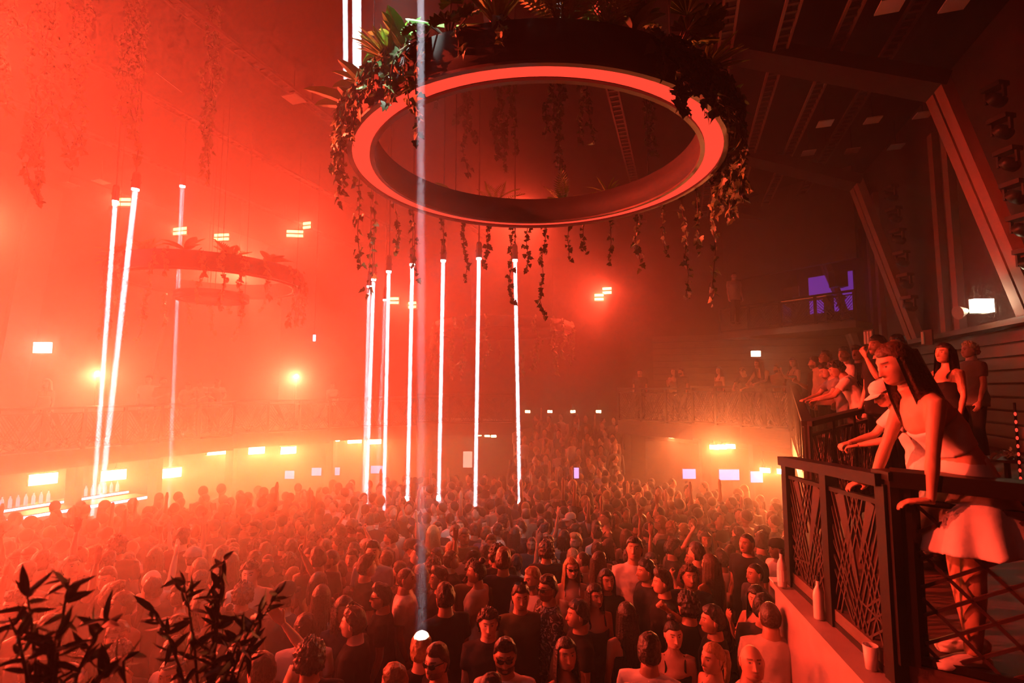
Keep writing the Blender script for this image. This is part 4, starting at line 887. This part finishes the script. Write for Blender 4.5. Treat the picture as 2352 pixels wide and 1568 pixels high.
# head pixel, figure, facing (degrees: 0 away, 90 to the left, 180 to the camera), scale, skin, hair, colour, top, extras, label
FP_ = [
 (1160, 1508, 'm_fists', 180, 1.02, 2, ('quiff', 0, 1), 'black', 'white', ('glasses',), 'bearded man in white T-shirt and sunglasses raising both fists'),
 (1003, 1520, 'm_side', 118, 1.02, 3, ('short', 0, 0), 'brown', 'black', ('glasses',), 'man in sunglasses with short brown hair beside the beam spot'),
 (905, 1568, 'm_down', 60, 1.0, 3, ('short', 0, 5), 'blond', 'grey', (), 'blond head just above the bottom edge beside the man in sunglasses'),
 (1122, 1432, 'm_down', 185, .99, 3, ('curly', 0, 2), 'dark brown', 'charcoal', (), 'young man with wavy hair facing the camera above the raised fist'),
 (1196, 1372, 'm_down', 188, 1.02, 1, ('short', 0, 0), 'dark brown', 'olive', ('glasses_up',), 'man in olive polo with sunglasses pushed up on his hair'),
 (1258, 1352, 'm_chest', 108, 1.05, 2, ('short', 0, 5), 'black', 'floral', ('glasses',), 'man in floral shirt holding a hand to his chest'),
 (1328, 1412, 'm_down', 98, 1.02, 2, ('short', 0, 0), 'black', 'black', (), 'bearded man in black behind the floral shirt'),
 (1300, 1502, 'f_hold', 215, 1.0, 2, ('long', 1, 0), 'black', 'black', (), 'dark long-haired woman holding a drink at the bottom edge'),
 (1492, 1496, 'm_down', -25, 1.04, 2, ('short', 0, 0), 'black', 'white', (), 'man seen from behind in a white T-shirt at the bottom edge'),
 (1638, 1512, 'f_down', 105, .99, 1, ('tied', 1, 0), 'blond', 'black', (), 'woman with tied-back fair hair in profile'),
 (1727, 1522, 'm_long', 190, 1.05, 1, None, 'black', 'white', (), 'bald man in a white shirt looking down at the bottom edge'),
 (1637, 1425, 'm_point', 75, 1.02, 2, ('short', 0, 5), 'black', 'black', (), 'dark-haired man stretching out one arm with a raised hand'),
 (1738, 1372, 'f_chin', 115, 1.0, 1, ('long', 1, 3), 'black', 'beige', (), 'long dark-haired woman in a beige top at the ledge'),
 (1522, 1338, 'm_down', 92, 1.02, 1, ('quiff', 0, 1), 'dark brown', 'black', (), 'young man in profile with swept-up hair and black shirt'),
 (1484, 1312, 'm_down', 100, 1.03, 2, ('short', 0, 0), 'black', 'charcoal', (), 'bearded man in profile before the big white T-shirt'),
 (1457, 1262, 'm_long', 182, 1.12, 2, ('short', 0, 0), 'black', 'white', (), 'large man in a white shirt looking down in the crowd'),
 (1312, 1305, 'f_down', 182, 1.0, 3, ('long', 1, 3), 'blond', 'white', ('glasses',), 'fair long-haired woman in sunglasses and white top'),
 (1366, 1368, 'f_down', 195, .98, 1, ('long', 1, 0), 'black', 'charcoal', (), 'dark-haired woman facing the camera, lower of two women side by side'),
 (1393, 1332, 'f_tee', 170, .99, 1, ('long', 1, 0), 'black', 'black', (), 'dark-haired woman facing the camera, upper of two women side by side'),
 (1440, 1415, 'f_down', 10, 1.0, 1, ('long', 1, 0), 'black', 'black', (), 'long black-haired woman seen from behind in the dark'),
 (1580, 1392, 'm_down', 20, 1.02, 1, ('curly', 0, 2), 'black', 'black', (), 'man with a big dark mop of hair seen from behind'),
 (1585, 1325, 'm_hands', 165, 1.0, 2, ('curly', 0, 2), 'brown', 'navy', (), 'curly brown-haired man behind the man with swept-up hair'),
 (1716, 1248, 'm_down', 120, 1.08, 2, ('buzz', 0, 0), 'black', 'black', (), 'broad man with shaved head in a black T-shirt'),
 (1735, 1318, 'm_down', 100, 1.0, 1, ('buzz', 0, 0), 'black', 'grey', (), 'man with cropped hair behind the woman at the ledge'),
 (1786, 1262, 'm_down', 95, 1.02, 2, ('short', 0, 0), 'black', 'white', ('cap_back_black',), 'man in a backwards black cap next to the black railing'),
 (1600, 1270, 'm_side', 10, 1.03, 1, ('short', 0, 0), 'dark brown', 'maroon', (), 'dark-haired man from behind near the striped shirt'),
 (1255, 1265, 'm_down', 0, 1.0, 1, ('curly', 0, 2), 'brown', 'charcoal', (), 'person with a round brown mop of curls'),
 (812, 1432, 'm_down', 88, 1.05, 3, ('short', 0, 5), 'brown', 'black', ('glasses_up',), 'man in profile with sunglasses on his brown hair'),
 (876, 1372, 'm_down', 100, 1.0, 2, ('quiff', 0, 1), 'black', 'black', ('glasses',), 'man in sunglasses with dark quiff behind the profile man'),
 (932, 1330, 'm_down', 268, 1.02, 1, ('buzz', 0, 0), 'brown', 'white', (), 'shaven-headed man in a white shirt turned to the beam'),
 (1022, 1372, 'm_down', 30, 1.05, 2, ('short', 0, 0), 'black', 'black', (), 'short-haired man from behind right of the beam'),
 (842, 1302, 'm_down', 300, 1.04, 1, ('quiff', 0, 1), 'dark brown', 'black', (), 'tall man with swept-back hair left of the beam'),
 (712, 1512, 'm_down', 15, 1.06, 1, ('curly', 0, 2), 'black', 'black', (), 'dark curly head from behind at the bottom beside the raised arm'),
 (655, 1372, 'm_down', -20, 1.05, 1, ('short', 0, 0), 'black', 'charcoal', ('cap_black',), 'man in a dark cap seen from behind'),
 (575, 1318, 'm_down', 190, 1.04, 3, ('curly', 0, 2), 'black', 'cream', (), 'dark-haired young man facing the camera above the bamboo'),
 (738, 1372, 'f_down', 5, 1.0, 1, ('long', 1, 0), 'dark brown', 'white', (), 'long brown-haired person from behind in a white top'),
 (700, 1445, 'm_down', 10, 1.0, 1, ('short', 0, 5), 'black', 'white', (), 'person in a white printed T-shirt behind the dark cap'),
 (600, 1545, 'm_arm', 40, 1.05, 3, ('short', 0, 0), 'brown', 'cream', (), 'person raising a bare bent arm behind the bamboo'),
 (85, 1462, 'f_down', 20, 1.0, 3, ('long', 1, 3), 'blond', 'cream', (), 'long fair-haired person behind the corner bamboo'),
 (270, 1255, 'm_down', 10, 1.08, 1, ('curly', 0, 2), 'black', 'black', (), 'large round dark head standing out in the red haze'),
 (420, 1235, 'm_down', 350, 1.06, 1, ('short', 0, 0), 'black', 'black', (), 'tall dark-haired man from behind in the red haze'),
 (245, 1330, 'f_tee', 160, 1.0, 1, ('short', 0, 0), 'black', 'charcoal', (), 'face turned to the camera between the two bamboo sprigs'),
 (60, 1320, 'm_down', 0, 1.05, 1, ('short', 0, 0), 'black', 'grey', (), 'dark head from behind above the corner bamboo'),
 (1208, 1182, 'm_down', 15, 1.03, 3, ('buzz', 0, 0), 'brown', 'beige', (), 'bare-looking broad shoulders from behind in the middle of the crowd'),
 (1310, 1195, 'm_down', 120, 1.0, 1, ('short', 0, 0), 'black', 'black', ('cap_cream',), 'person in a pale cap in the middle of the crowd'),
 (850, 1195, 'm_phone', 0, 1.03, 1, ('short', 0, 0), 'black', 'black', (), 'man holding a phone up in the middle of the crowd'),
]
for px, py, pr, fc, s, sk, hs, hcn, top, ex, lb in FP_:
    rz = R(fc); loc = at_head(px, py, pr, FZ if py > 1225 else 0, s, rz); person(pr, loc, rz, s, sk, hs, hcn, top, rnd.choice(('black', 'navy', 'denim', 'charcoal')), lb, FRONT, ex)
_a, _b = P(966, -330, 4.2), P(968, 1440, 4.2); _q = _a + (_b - _a) * ((_a.z - 1.9) / (_a.z - _b.z)); placed.append((_q.x, _q.y))
person('m_down', (_q.x, _q.y - .01, FZ), R(12), 1.0, 3, ('short', 0, 0), 'blond', 'black', 'black', 'head lit white where the narrow beam strikes the crowd', FRONT)
# balcony people: head pixel, depth
BP = [
 (1742, 836, 13.0, 'f_lean', 120, 2, ('long', 1, 0), 'black', 'black', (), 'long dark-haired woman leaning over the balcony railing, looking down'),
 (1822, 832, 12.9, 'f_chin', 100, 1, ('long', 1, 0), 'black', 'black', (), 'woman in black looking up beside the balcony corner'),
 (1786, 856, 13.2, 'm_hold', 110, 1, ('short', 0, 0), 'black', 'beige', (), 'short-haired man between the two women on the balcony'),
 (1706, 858, 13.4, 'm_lean', 130, 2, ('short', 0, 0), 'black', 'black', (), 'man in black leaning beside the long-haired woman'),
 (1652, 862, 14.6, 'f_down', 110, 1, ('long', 1, 0), 'black', 'maroon', (), 'woman behind the lattice under the warm lamp'),
 (1566, 866, 15.6, 'm_hold', 120, 1, ('short', 0, 0), 'black', 'black', (), 'taller of the couple at the hazy back railing'),
 (1548, 874, 15.8, 'f_hold', 150, 1, ('bob', 1, 2), 'brown', 'beige', (), 'shorter of the couple at the hazy back railing'),
 (1470, 880, 16.6, 'm_down', 160, 1, ('short', 0, 0), 'black', 'charcoal', (), 'hazy figure standing at the back railing'),
 (1872, 834, 9.8, 'm_hold', 85, 2, ('short', 0, 0), 'black', 'black', (), 'man talking with head bent at the balcony corner'),
 (1896, 822, 9.2, 'm_long', 110, 2, ('short', 0, 5), 'black', 'beige', (), 'man bending close to the talking man on the balcony'),
 (1940, 815, 8.6, 'm_side', 80, 2, ('short', 0, 0), 'black', 'white', (), 'dark-haired man in a white shirt on the side balcony'),
 (1971, 806, 9.0, 'm_down', 110, 2, ('quiff', 0, 1), 'black', 'charcoal', (), 'man in profile behind the white shirt on the balcony'),
 (1922, 866, 7.3, 'm_lean', 60, 2, ('curly', 0, 2), 'dark brown', 'cream', (), 'person in a pale printed T-shirt leaning over the fan-pattern railing'),
 (1898, 868, 7.8, 'm_lean', 80, 1, ('short', 0, 0), 'black', 'grey', (), 'man leaning in behind the pale printed T-shirt'),
 (2016, 795, 6.3, 'm_call', 95, 2, ('short', 0, 0), 'black', 'black', (), 'bearded man holding a phone up on the balcony'),
 (2062, 792, 6.8, 'm_down', 100, 2, ('short', 0, 0), 'black', 'black', (), 'dark-haired man half hidden behind the leaning woman'),
 (2170, 812, 5.6, 'f_down', 95, 2, ('long', 1, 3), 'black', 'black', (), 'dark long-haired woman in shadow behind the leaning woman'),
 (2226, 803, 8.2, 'm_down', 85, 3, ('curly', 0, 2), 'blond', 'grey', (), 'blond man in a grey jacket under the warm wall lamp'),
 (2032, 905, 4.9, 'm_lean', 70, 1, ('short', 0, 0), 'black', 'white', ('cap_white',), 'person in a white T-shirt bent over the railing beside the leaning woman'),
 (342, 868, 15.4, 'm_down', 200, 3, ('short', 0, 0), 'black', 'white', (), 'person in a pale striped shirt on the hazy left balcony'),
 (375, 876, 15.6, 'm_chest', 240, 3, ('short', 0, 0), 'black', 'beige', (), 'person beside the pale striped shirt on the left balcony'),
 (432, 886, 16.0, 'm_lean', 200, 3, ('short', 0, 0), 'black', 'cream', (), 'person resting on the left balcony railing'),
 (458, 880, 16.2, 'm_lean', 190, 1, ('short', 0, 0), 'black', 'white', (), 'person in white bending over the left balcony railing'),
 (500, 880, 16.4, 'm_lean', 220, 1, ('short', 0, 0), 'black', 'white', (), 'person in white stretching an arm on the left balcony'),
 (764, 890, 19.0, 'm_down', 180, 3, ('short', 0, 0), 'black', 'white', (), 'pale figure on the back balcony near the beams'),
 (108, 880, 13.4, 'f_down', 180, 3, ('long', 1, 0), 'black', 'cream', (), 'faint seated figure under the left wall lamp'),
 (1688, 706, 15.8, 'm_down', 180, 3, ('short', 0, 0), 'black', 'cream', (), 'technician in a pale shirt at the end of the high gallery'),
]
for px, py, d, pr, fc, sk, hs, hcn, top, ex, lb in BP:
    q = P(px, py, d); hm = PROTO[pr]['head'].translation; rz = R(fc)
    fl = gz if py < 750 else (2.85 if 1860 < px and d > 5.5 else (BF if px > 1990 else (3.0 if px > 1400 else (2.5 if px < 420 else 2.6))))
    s = min(1.08, max(.92, (q.z - fl) / hm.z)); off = Matrix.Rotation(rz, 3, 'Z') @ (Vector((hm.x, hm.y, 0)) * s)
    person(pr, (q.x - off.x, q.y - off.y, fl), rz, s, sk, hs, hcn, top, 'black', lb, 'people on the balconies', ex)
def back_print(o, proto, lines):
    from mathutils.bvhtree import BVHTree
    me = PROTO[proto]['shirt']; bvh = BVHTree.FromPolygons([v.co for v in me.vertices], [tuple(p.vertices) for p in me.polygons]); S_ = PROTO[proto]['S']; b = MB()
    glyph = {'H': ((0, 0, 0, 1), (.6, 0, .6, 1), (0, .5, .6, .5)), 'I': ((.3, 0, .3, 1),), 'T': ((.3, 0, .3, 1), (0, 1, .6, 1)), 'S': ((0, 0, .6, 0), (.6, 0, .6, .5), (.6, .5, 0, .5), (0, .5, 0, 1), (0, 1, .6, 1)), '-': ((0, .5, .7, .5), (.1, .2, .5, .2))}
    def hit(u, z):
        c = S_(z, u, -.4); f = (S_(z, u, .1) - c).normalized(); r = bvh.ray_cast(c, f)
        return (r[0] - f * .004) if r[0] is not None else None
    for txt, z, h in lines:
        for i, ch in enumerate(txt):
            x0 = -.5 * len(txt) * h * .85 + i * h * .85
            for ax, ay, bx, by in glyph[ch]:
                n = 4; pts = [hit(x0 + (ax + (bx - ax) * t / n) * h, z + (ay + (by - ay) * t / n) * h) for t in range(n + 1)]
                if all(p is not None for p in pts): b.tube(pts, h * .085, 5)
    b.obj('back_print', CLOTH['black'], o)
for _o in [o for o in COL.objects if o.get('label', '').startswith('person in a pale printed T-shirt')]: back_print(_o, 'm_lean', (('HITS', 1.24, .075), ('---', 1.12, .06)))
# the leaning woman in the white skirt
build_person('w_lean', True, lean=.62, upright=True, arms=(((.10, .30, -.9), (.0, .35, -.9), 'relaxed', (0, 0, -1), (0, 1, -.1)), ((-.06, .16, -1), (.0, .10, -1), 'relaxed', (0, 0, -1), (.3, 1, -.15))), legs=((.10, -.03, -.02), (-.10, .02, .10)), yaw=10, pitch=2, top='band', skirt=True, bare=True, vox=.014)
pw = PROTO['w_lean']; hm = pw['head'].translation; s = 1.06; rz = R(80); q = P(2068, 836, 3.25); off = Matrix.Rotation(rz, 3, 'Z') @ (Vector((hm.x, hm.y, 0)) * s)
wloc = Vector((q.x - off.x, q.y - off.y, BF)); s = (q.z - BF) / hm.z
person('w_lean', wloc, rz, s, 1, ('long', 1, 3), 'brown', 'white', 'white', 'long-haired woman in a white skirt leaning on the black railing', 'people on the balconies', shoes='white')
# ------------------------------------------------------------------ the packed crowd
NIND = 300 - len(FP_) - len(BP) - 2
def back_limit(px): return float(np.interp(px, [-300, 0, 100, 400, 600, 800, 1000, 1200, 1430, 1600, 1800, 2000], [9.2, 9.7, 10.2, 11.6, 12.4, 13.4, 14.2, 14.4, 14.2, 12.6, 11.2, 10.5]))
cand = []; sp = .46; j = 0; y = 2.7
while y < 14.6:
    x = -15 + (sp / 2 if j % 2 else 0)
    while x < 9:
        qx, qy = x + rnd.uniform(-.13, .13), y + rnd.uniform(-.12, .12); px = 1176 + qx / max(qy, .1) * F
        if -120 < px < 1850 and qy < back_limit(px) and qx < (.46 * qy + .08 if qy < 5 else .53 * qy) and not (qy < 3.7 and px > 1560): cand.append((qx, qy))
        x += sp
    y += sp * .87; j += 1
cand = [c for c in cand if all((c[0] - p[0]) ** 2 + (c[1] - p[1]) ** 2 > .37 ** 2 for p in placed)]
cand.sort(key=lambda c: c[0] ** 2 + c[1] ** 2)
def zone(px, d):
    if d < 5.2: z = 'near the camera'
    elif px < 330: z = 'towards the lilac bar'
    elif px < 750: z = 'under the left planter'
    elif px < 1230: z = 'at the beams' if d > 8 else 'before the beams'
    elif px < 1560: z = 'before the stepped crowd' if d > 8 else 'right of the narrow beam'
    else: z = 'beside the black railing'
    return z
far = []; CROWD = []
for i, (x, y) in enumerate(cand):
    fem = rnd.random() < .27; fl = FZ if y < 6.85 else 0; px = 1176 + x / y * F
    s = rnd.gauss(1.0, .035); fc = rnd.choice((0, 10, -20, 30, 60, -60, 90, 100, 160, 185, 200, 270)) + rnd.uniform(-14, 14)
    if px < 700 and rnd.random() < .5: fc = rnd.uniform(-30, 30)
    if i >= NIND: far.append((x, y, fl, s, fc)); continue
    pr = rnd.choice(FP if fem else MP); r_ = rnd.random(); pose = 'standing'
    if y > 4.5 and r_ < .05: pr = ('f_up' if fem else 'm_up'); pose = 'hand up'
    elif y > 4.5 and r_ < .065 and not fem: pr = 'm_both'; pose = 'arms up'
    elif y > 4.5 and r_ < .10 and not fem: pr = 'm_phone'; pose = 'filming'
    top = rnd.choices(('black', 'charcoal', 'white', 'cream', 'grey', 'navy', 'olive', 'maroon', 'beige', 'pale blue'), (34, 14, 15, 6, 8, 8, 3, 3, 4, 3))[0]
    hs = rnd.choice(FH if fem else MH); hcn = rnd.choices(('black', 'dark brown', 'brown', 'blond'), (48, 30, 14, 8))[0]
    if not fem and rnd.random() < .05: hs = None
    ex = []
    if rnd.random() < .07: ex.append('glasses')
    if not fem and hs and rnd.random() < .06: ex.append('cap_' + rnd.choice(('black', 'white', 'grey')))
    a = fc % 360; face = 'seen from behind' if a < 55 or a > 305 else ('facing the camera' if 125 < a < 235 else 'in profile')
    hn = 'bald' if hs is None else (hcn + '-haired')
    kind = 'person' if face == 'seen from behind' else ('woman' if fem else 'man')
    hn = 'bald' if hs is None else ({'short': 'short', 'quiff': 'swept', 'buzz': 'cropped', 'curly': 'curly', 'long': 'long', 'tied': 'tied', 'bob': 'bobbed', 'bun': 'knotted'}[hs[0]] + ' ' + hcn + ' hair')
    acc = 'capped ' if any(e.startswith('cap') for e in ex) else ('sunglassed ' if ex else '')
    lb = '%s%s, %s, %s top, %s%s, %s' % (acc, kind, hn, top, {'seen from behind': 'back turned', 'facing the camera': 'facing us', 'in profile': 'in profile'}[face], ', ' + pose if pose != 'standing' else '', zone(px, y))
    CROWD.append((lb, px, y, dict(pr=pr, loc=(x, y, fl), rz=R(fc), s=s, sk=rnd.choice((0, 1, 1, 2, 2, 3, 4)), hs=hs, hc=hcn, top=top, tr=rnd.choice(('black', 'navy', 'denim', 'charcoal')), ex=ex)))
for lb, px, y, k in CROWD:
    same = sorted(c[1] for c in CROWD if c[0] == lb)
    if len(same) > 1: lb = lb + ', %s from left' % roman(same.index(px))
    person(k['pr'], k['loc'], k['rz'], k['s'], k['sk'], k['hs'], k['hc'], k['top'], k['tr'], lb, 'packed dancing crowd', k['ex'])
if 0:
    person(pr, (x, y, fl), R(fc), s, rnd.choice((0, 1, 1, 2, 2, 3, 4)), hs, hcn, top, rnd.choice(('black', 'navy', 'denim', 'charcoal')), lb, 'packed dancing crowd', ex)
# the rest of the crowd, past what one could count
def simple_person(fem, armup):
    b = MB(); cols = []
    def c(n, k): cols.extend([k] * n)
    n0 = len(b.v); b.tube([(0, 0, .0), (0, 0, .9), (0, 0, 1.1), (0, 0, 1.3), (0, 0, 1.40), (0, 0, 1.46)], [(.13, .11), (.17, .12), (.165, .12), (.20, .125), (.19, .10), (.06, .06)], 10); c(len(b.v) - n0, 0)
    for s in (-1, 1):
        n0 = len(b.v)
        if armup and s > 0:
            b.tube([(.19, 0, 1.38), (.27, .08, 1.60)], [.055, .045], 7); c(len(b.v) - n0, 0); n0 = len(b.v); b.tube([(.26, .08, 1.59), (.25, .10, 1.86), (.25, .10, 1.93), (.25, .11, 2.02)], [.040, .028, .040, .015], 7); c(len(b.v) - n0, 1)
        else:
            b.tube([(s * .20, 0, 1.39), (s * .25, .02, 1.1), (s * .20, .12, .9)], [.058, .045, .035], 7); c(len(b.v) - n0, 0)
    n0 = len(b.v); b.tube([(0, 0, 1.42), (0, .01, 1.54)], .052, 8); b.ball((0, .01, 1.615), (.076, .094, .115), 12, 9); b.tube([(0, .09, 1.63), (0, .118, 1.595), (0, .09, 1.585)], [.008, .014, .010], 6); c(len(b.v) - n0, 1)
    n0 = len(b.v); b.ball((0, -.014, 1.645), (.086, .098, .102), 12, 9)
    if fem: b.tube([(0, -.05, 1.62), (0, -.07, 1.45), (0, -.09, 1.25)], [(.085, .06), (.09, .05), (.06, .02)], 10)
    c(len(b.v) - n0, 2)
    return np.array(b.v), b.f, np.array(cols)
SPs = [simple_person(0, 0), simple_person(1, 0), simple_person(0, 1)]
STEPS = []
for k in range(7):
    for q in range(int(8)):
        STEPS.append((1195 + q * 31 + rnd.uniform(-9, 9), 13.95 + k * .68 + rnd.uniform(-.12, .12), .19 * (k + 1)))
for px, d, z in STEPS: q = plan(px, d); far.append((q.x, q.y, z, rnd.gauss(1, .03), rnd.uniform(90, 270)))
Vv, Ff, Tt = [], [], []; n = 0
pal = [(.02, .02, .02), (.03, .03, .03), (.05, .05, .06), (.55, .52, .50), (.70, .68, .66), (.25, .2, .16), (.03, .035, .06)]; skp = [(.55, .34, .25), (.45, .26, .18), (.62, .42, .33)]; hpl = [(.012, .01, .01), (.03, .02, .014), (.09, .05, .03), (.3, .2, .1)]
for x, y, fl, s, fc in far:
    v, f, c = SPs[rnd.choices((0, 1, 2), (66, 24, 10))[0]]; a = R(fc); m = np.array([[math.cos(a), -math.sin(a), 0], [math.sin(a), math.cos(a), 0], [0, 0, 1]])
    Vv.append(v @ m.T * s + np.array([x, y, fl])); Ff += [tuple(i + n for i in q) for q in f]; n += len(v)
    cc = np.array([rnd.choice(pal), rnd.choice(skp), rnd.choices(hpl, (5, 4, 2, 1))[0]])[c]; Tt.append(np.concatenate([cc, np.ones((len(v), 1))], 1))
cm = skin_mat('crowd_paint', (.1, .1, .1)); cm.node_tree.nodes['Principled BSDF'].inputs['Roughness'].default_value = .75
tag(link('distant_crowd', npmesh('distant_crowd', np.concatenate(Vv), Ff, True, np.concatenate(Tt), cm)), 'tightly packed distant crowd filling the floor and the back steps', 'crowd', kind='stuff')
bpy.data.objects.remove(_tmp)

# ------------------------------------------------------------------ bottles, bar, small things
def bottle_mesh(n=12): return MB().lathe([(.0, 0), (.036, 0), (.038, .01), (.038, .17), (.030, .205), (.014, .235), (.013, .29), (.0, .29)], n).mesh('bottle_body', M['glass'], True)
BMesh = bottle_mesh(); CMesh = MB().lathe([(0, .0), (.016, 0), (.016, .035), (0, .035)], 10).mesh('bottle_cap', M['capm']); LBM = MB().lathe([(.0385, .05), (.0387, .06), (.0387, .13), (.0385, .14)], 12).mesh('bottle_label', M['paper'])
def bottle(loc, label, group=None, m=None, lab=True):
    t = thing('bottle', label, 'bottle', loc, rnd.uniform(0, 6), group); o = link('body', BMesh, t)
    if m: setmat(o, m)
    link('cap', CMesh, t, Matrix.Translation((0, 0, .275)))
    if lab: link('paper_label', LBM, t)
    return t
bottle(PZ(1797, 1346, 2.285), 'clear bottle with dark cap standing at the end of the ledge')
bottle(PZ(1882, 1420, 2.275), 'clear glass bottle standing against the railing on the ledge', lab=False)
q = PZ(2002, 1535, 2.275); t = thing('plastic_cup', 'tall clear cup with a pale drink on the ledge', 'cup', q); MB().lathe([(0, 0), (.033, 0), (.043, .14), (.040, .14), (.031, .01), (0, .01)], 16).obj('cup', M['glass'], t, True); MB().lathe([(0, .012), (.030, .012), (.035, .08), (0, .08)], 16).obj('drink', M['paper'], t, True)
# bar under the left balcony
u0, u1 = plan(-190, 10.5), plan(350, 14.3); ub = (u1 - u0).normalized(); un = Vector((-ub.y, ub.x, 0)); LB = (u1 - u0).length
t = thing('bar_counter', 'long bar counter with a lilac light strip under the left balcony', 'bar', u0, math.atan2(ub.y, ub.x))
MB().box(0, LB, -.05, .55, 1.06, 1.12).obj('worktop', M['timber'], t); MB().box(.02, LB - .02, .0, .5, 0, 1.06).obj('front', M['wall'], t); MB().box(.0, LB, -.07, -.05, 1.04, 1.10).obj('light_strip', M['lilac'], t)
t = thing('back_shelf', 'lit back shelf behind the left bar', 'shelf', u0 + un * .9, math.atan2(ub.y, ub.x))
MB().box(0, LB, 0, .3, 1.12, 1.16).obj('board', M['timber'], t); MB().box(0, LB, .26, .30, 0, 1.12).obj('back', M['wall'], t); MB().box(0, LB, -.02, .0, 1.10, 1.15).obj('light_strip', M['lilac'], t)
for k in range(38):
    u = .6 + k * .145 + (.35 if k > 14 else 0) + (.3 if k > 26 else 0)
    if u < LB - .1: bottle(u0 + ub * u + un * 1.03 + Vector((0, 0, 1.16)), 'self-glowing lilac bottle on the left bar shelf, %s in the row' % (roman(k) if k < 27 else 'twenty-' + ('eighth', 'ninth')[k - 27] if k < 29 else 'thirty-' + ORD[k - 30] if k > 29 else 'thirtieth'), 'bottles on the left bar shelf', M['bottle'], False)
for px, py, d, w_, lb in ((665, 1090, 17.6, .3, 'small lilac screen behind the crowd, first of the bar screens'), (727, 1083, 18.0, .32, 'small lilac screen between two others at the back bar'), (765, 1082, 18.2, .45, 'wider lilac screen at the back bar'), (868, 1078, 18.6, .5, 'lilac screen behind the beam cluster'),
     (1324, 1086, 13.2, .12, 'tiny lilac sign beside the steps'), (1583, 1088, 14.6, .35, 'pinkish screen under the right back balcony'), (1675, 1090, 13.4, .5, 'lilac bottle display under the right balcony'), (1738, 1095, 12.8, .28, 'small lilac display near the black railing')):
    q = P(px, py, d); t = thing('bar_screen', lb, 'screen', q, 0, 'lilac bar screens'); MB().box(-w_ / 2, w_ / 2, -.02, .02, -.13, .13).obj('panel', emit('screen_lilac', (.75, .42, .9), 1.3), t); MB().box(-w_ / 2 - .02, w_ / 2 + .02, .02, .05, -.15, .15).obj('frame', M['fixture'], t)
q = P(1074, 1055, 18.6); t = thing('lit_doorway', 'pale lit doorway in the back wall behind the crowd', 'doorway', q); MB().box(-.16, .16, 0, .04, -.28, .28).obj('panel', emit('door_glow', (1, .55, .40), 1.2), t); MB().box(-.2, .2, .04, .08, -.32, .32).obj('frame', M['wall'], t)
# platform under the camera
struct(quadprism('floor_platform', [(-3, -4), (2.2, -4), (2.2, 1.3), (-3, 1.3)], FZ + .001, 2.3, M['timber']))

# side table with flowers behind the leaning woman, red pole, cable, wall slots
q = P(2312, 1052, 6.4); t = thing('side_table', 'small dark side table in shadow behind the leaning woman', 'table', (q.x, q.y, BF)); h_ = q.z - BF
MB().lathe([(0, h_ - .03), (.28, h_ - .03), (.28, h_), (0, h_)], 24).obj('tabletop', M['timber'], t); MB().tube([(0, 0, .02), (0, 0, h_ - .03)], .03, 8).obj('leg', M['metal'], t); MB().lathe([(0, 0), (.2, 0), (.2, .02), (0, .02)], 20).obj('base', M['metal'], t)
t = thing('flower_bunch', 'bunch of pale petals lying on the dark side table', 'flowers', (q.x - .05, q.y - .1, q.z))
for k in range(12): link('petal', LM['petal'] if 'petal' in LM else LM.setdefault('petal', leafmesh('petal', [(.02, 0), (.2, .2), (.26, .5), (.16, .85), (.01, 1)], M['paper'], .3, .4)), t, orient(Vector((rnd.uniform(-.12, .1), rnd.uniform(-.05, .05), .02 + .10 * rnd.random())), rv() + Vector((0, 0, .2)), rv(), rnd.uniform(.07, .13)))
MB().ball((0, 0, .03), .035, 10, 6).obj('heart', M['fern'], t, True)
q = P(2336, 1000, 5.6); t = thing('light_pole', 'thin pole wrapped with small red lights at the frame edge', 'lamp', (q.x, q.y, BF)); MB().tube([(0, 0, 0), (0, 0, q.z - BF + .35)], .012, 8).obj('pole', M['metal'], t)
for k in range(9): MB().ball((-.012, -.012, q.z - BF - .45 + k * .085), (.012, .012, .022), 8, 5).obj('bulb', M['glow'], t)
a_, b_ = P(150, -5, 9.0), P(632, 352, 15.5); t = thing('ceiling_cable', 'thin pale cable crossing the upper haze', 'cable', a_); MB().tube([(b_ - a_) * (i / 12) - Vector((0, 0, .18 * math.sin(math.pi * i / 12))) for i in range(13)], .014, 6).obj('wire', M['white_sq'], t)
for px, lb in ((1995, 'three-slot panel on the wall beside the bearded man'), (2128, 'narrow slotted panel on the wall above the leaning woman')):
    q = P(px, 775, 11.0); t = thing('wall_panel', lb, 'panel', q, -HA - 1.2); MB().box(-.14, .14, 0, .03, -.16, .16).obj('plate', M['fixture'], t)
    for k in range(3 if px < 2100 else 1): MB().box(-.115 + k * .085, -.055 + k * .085, -.02, 0, -.13, .13).obj('slot', M['white_sq'], t)
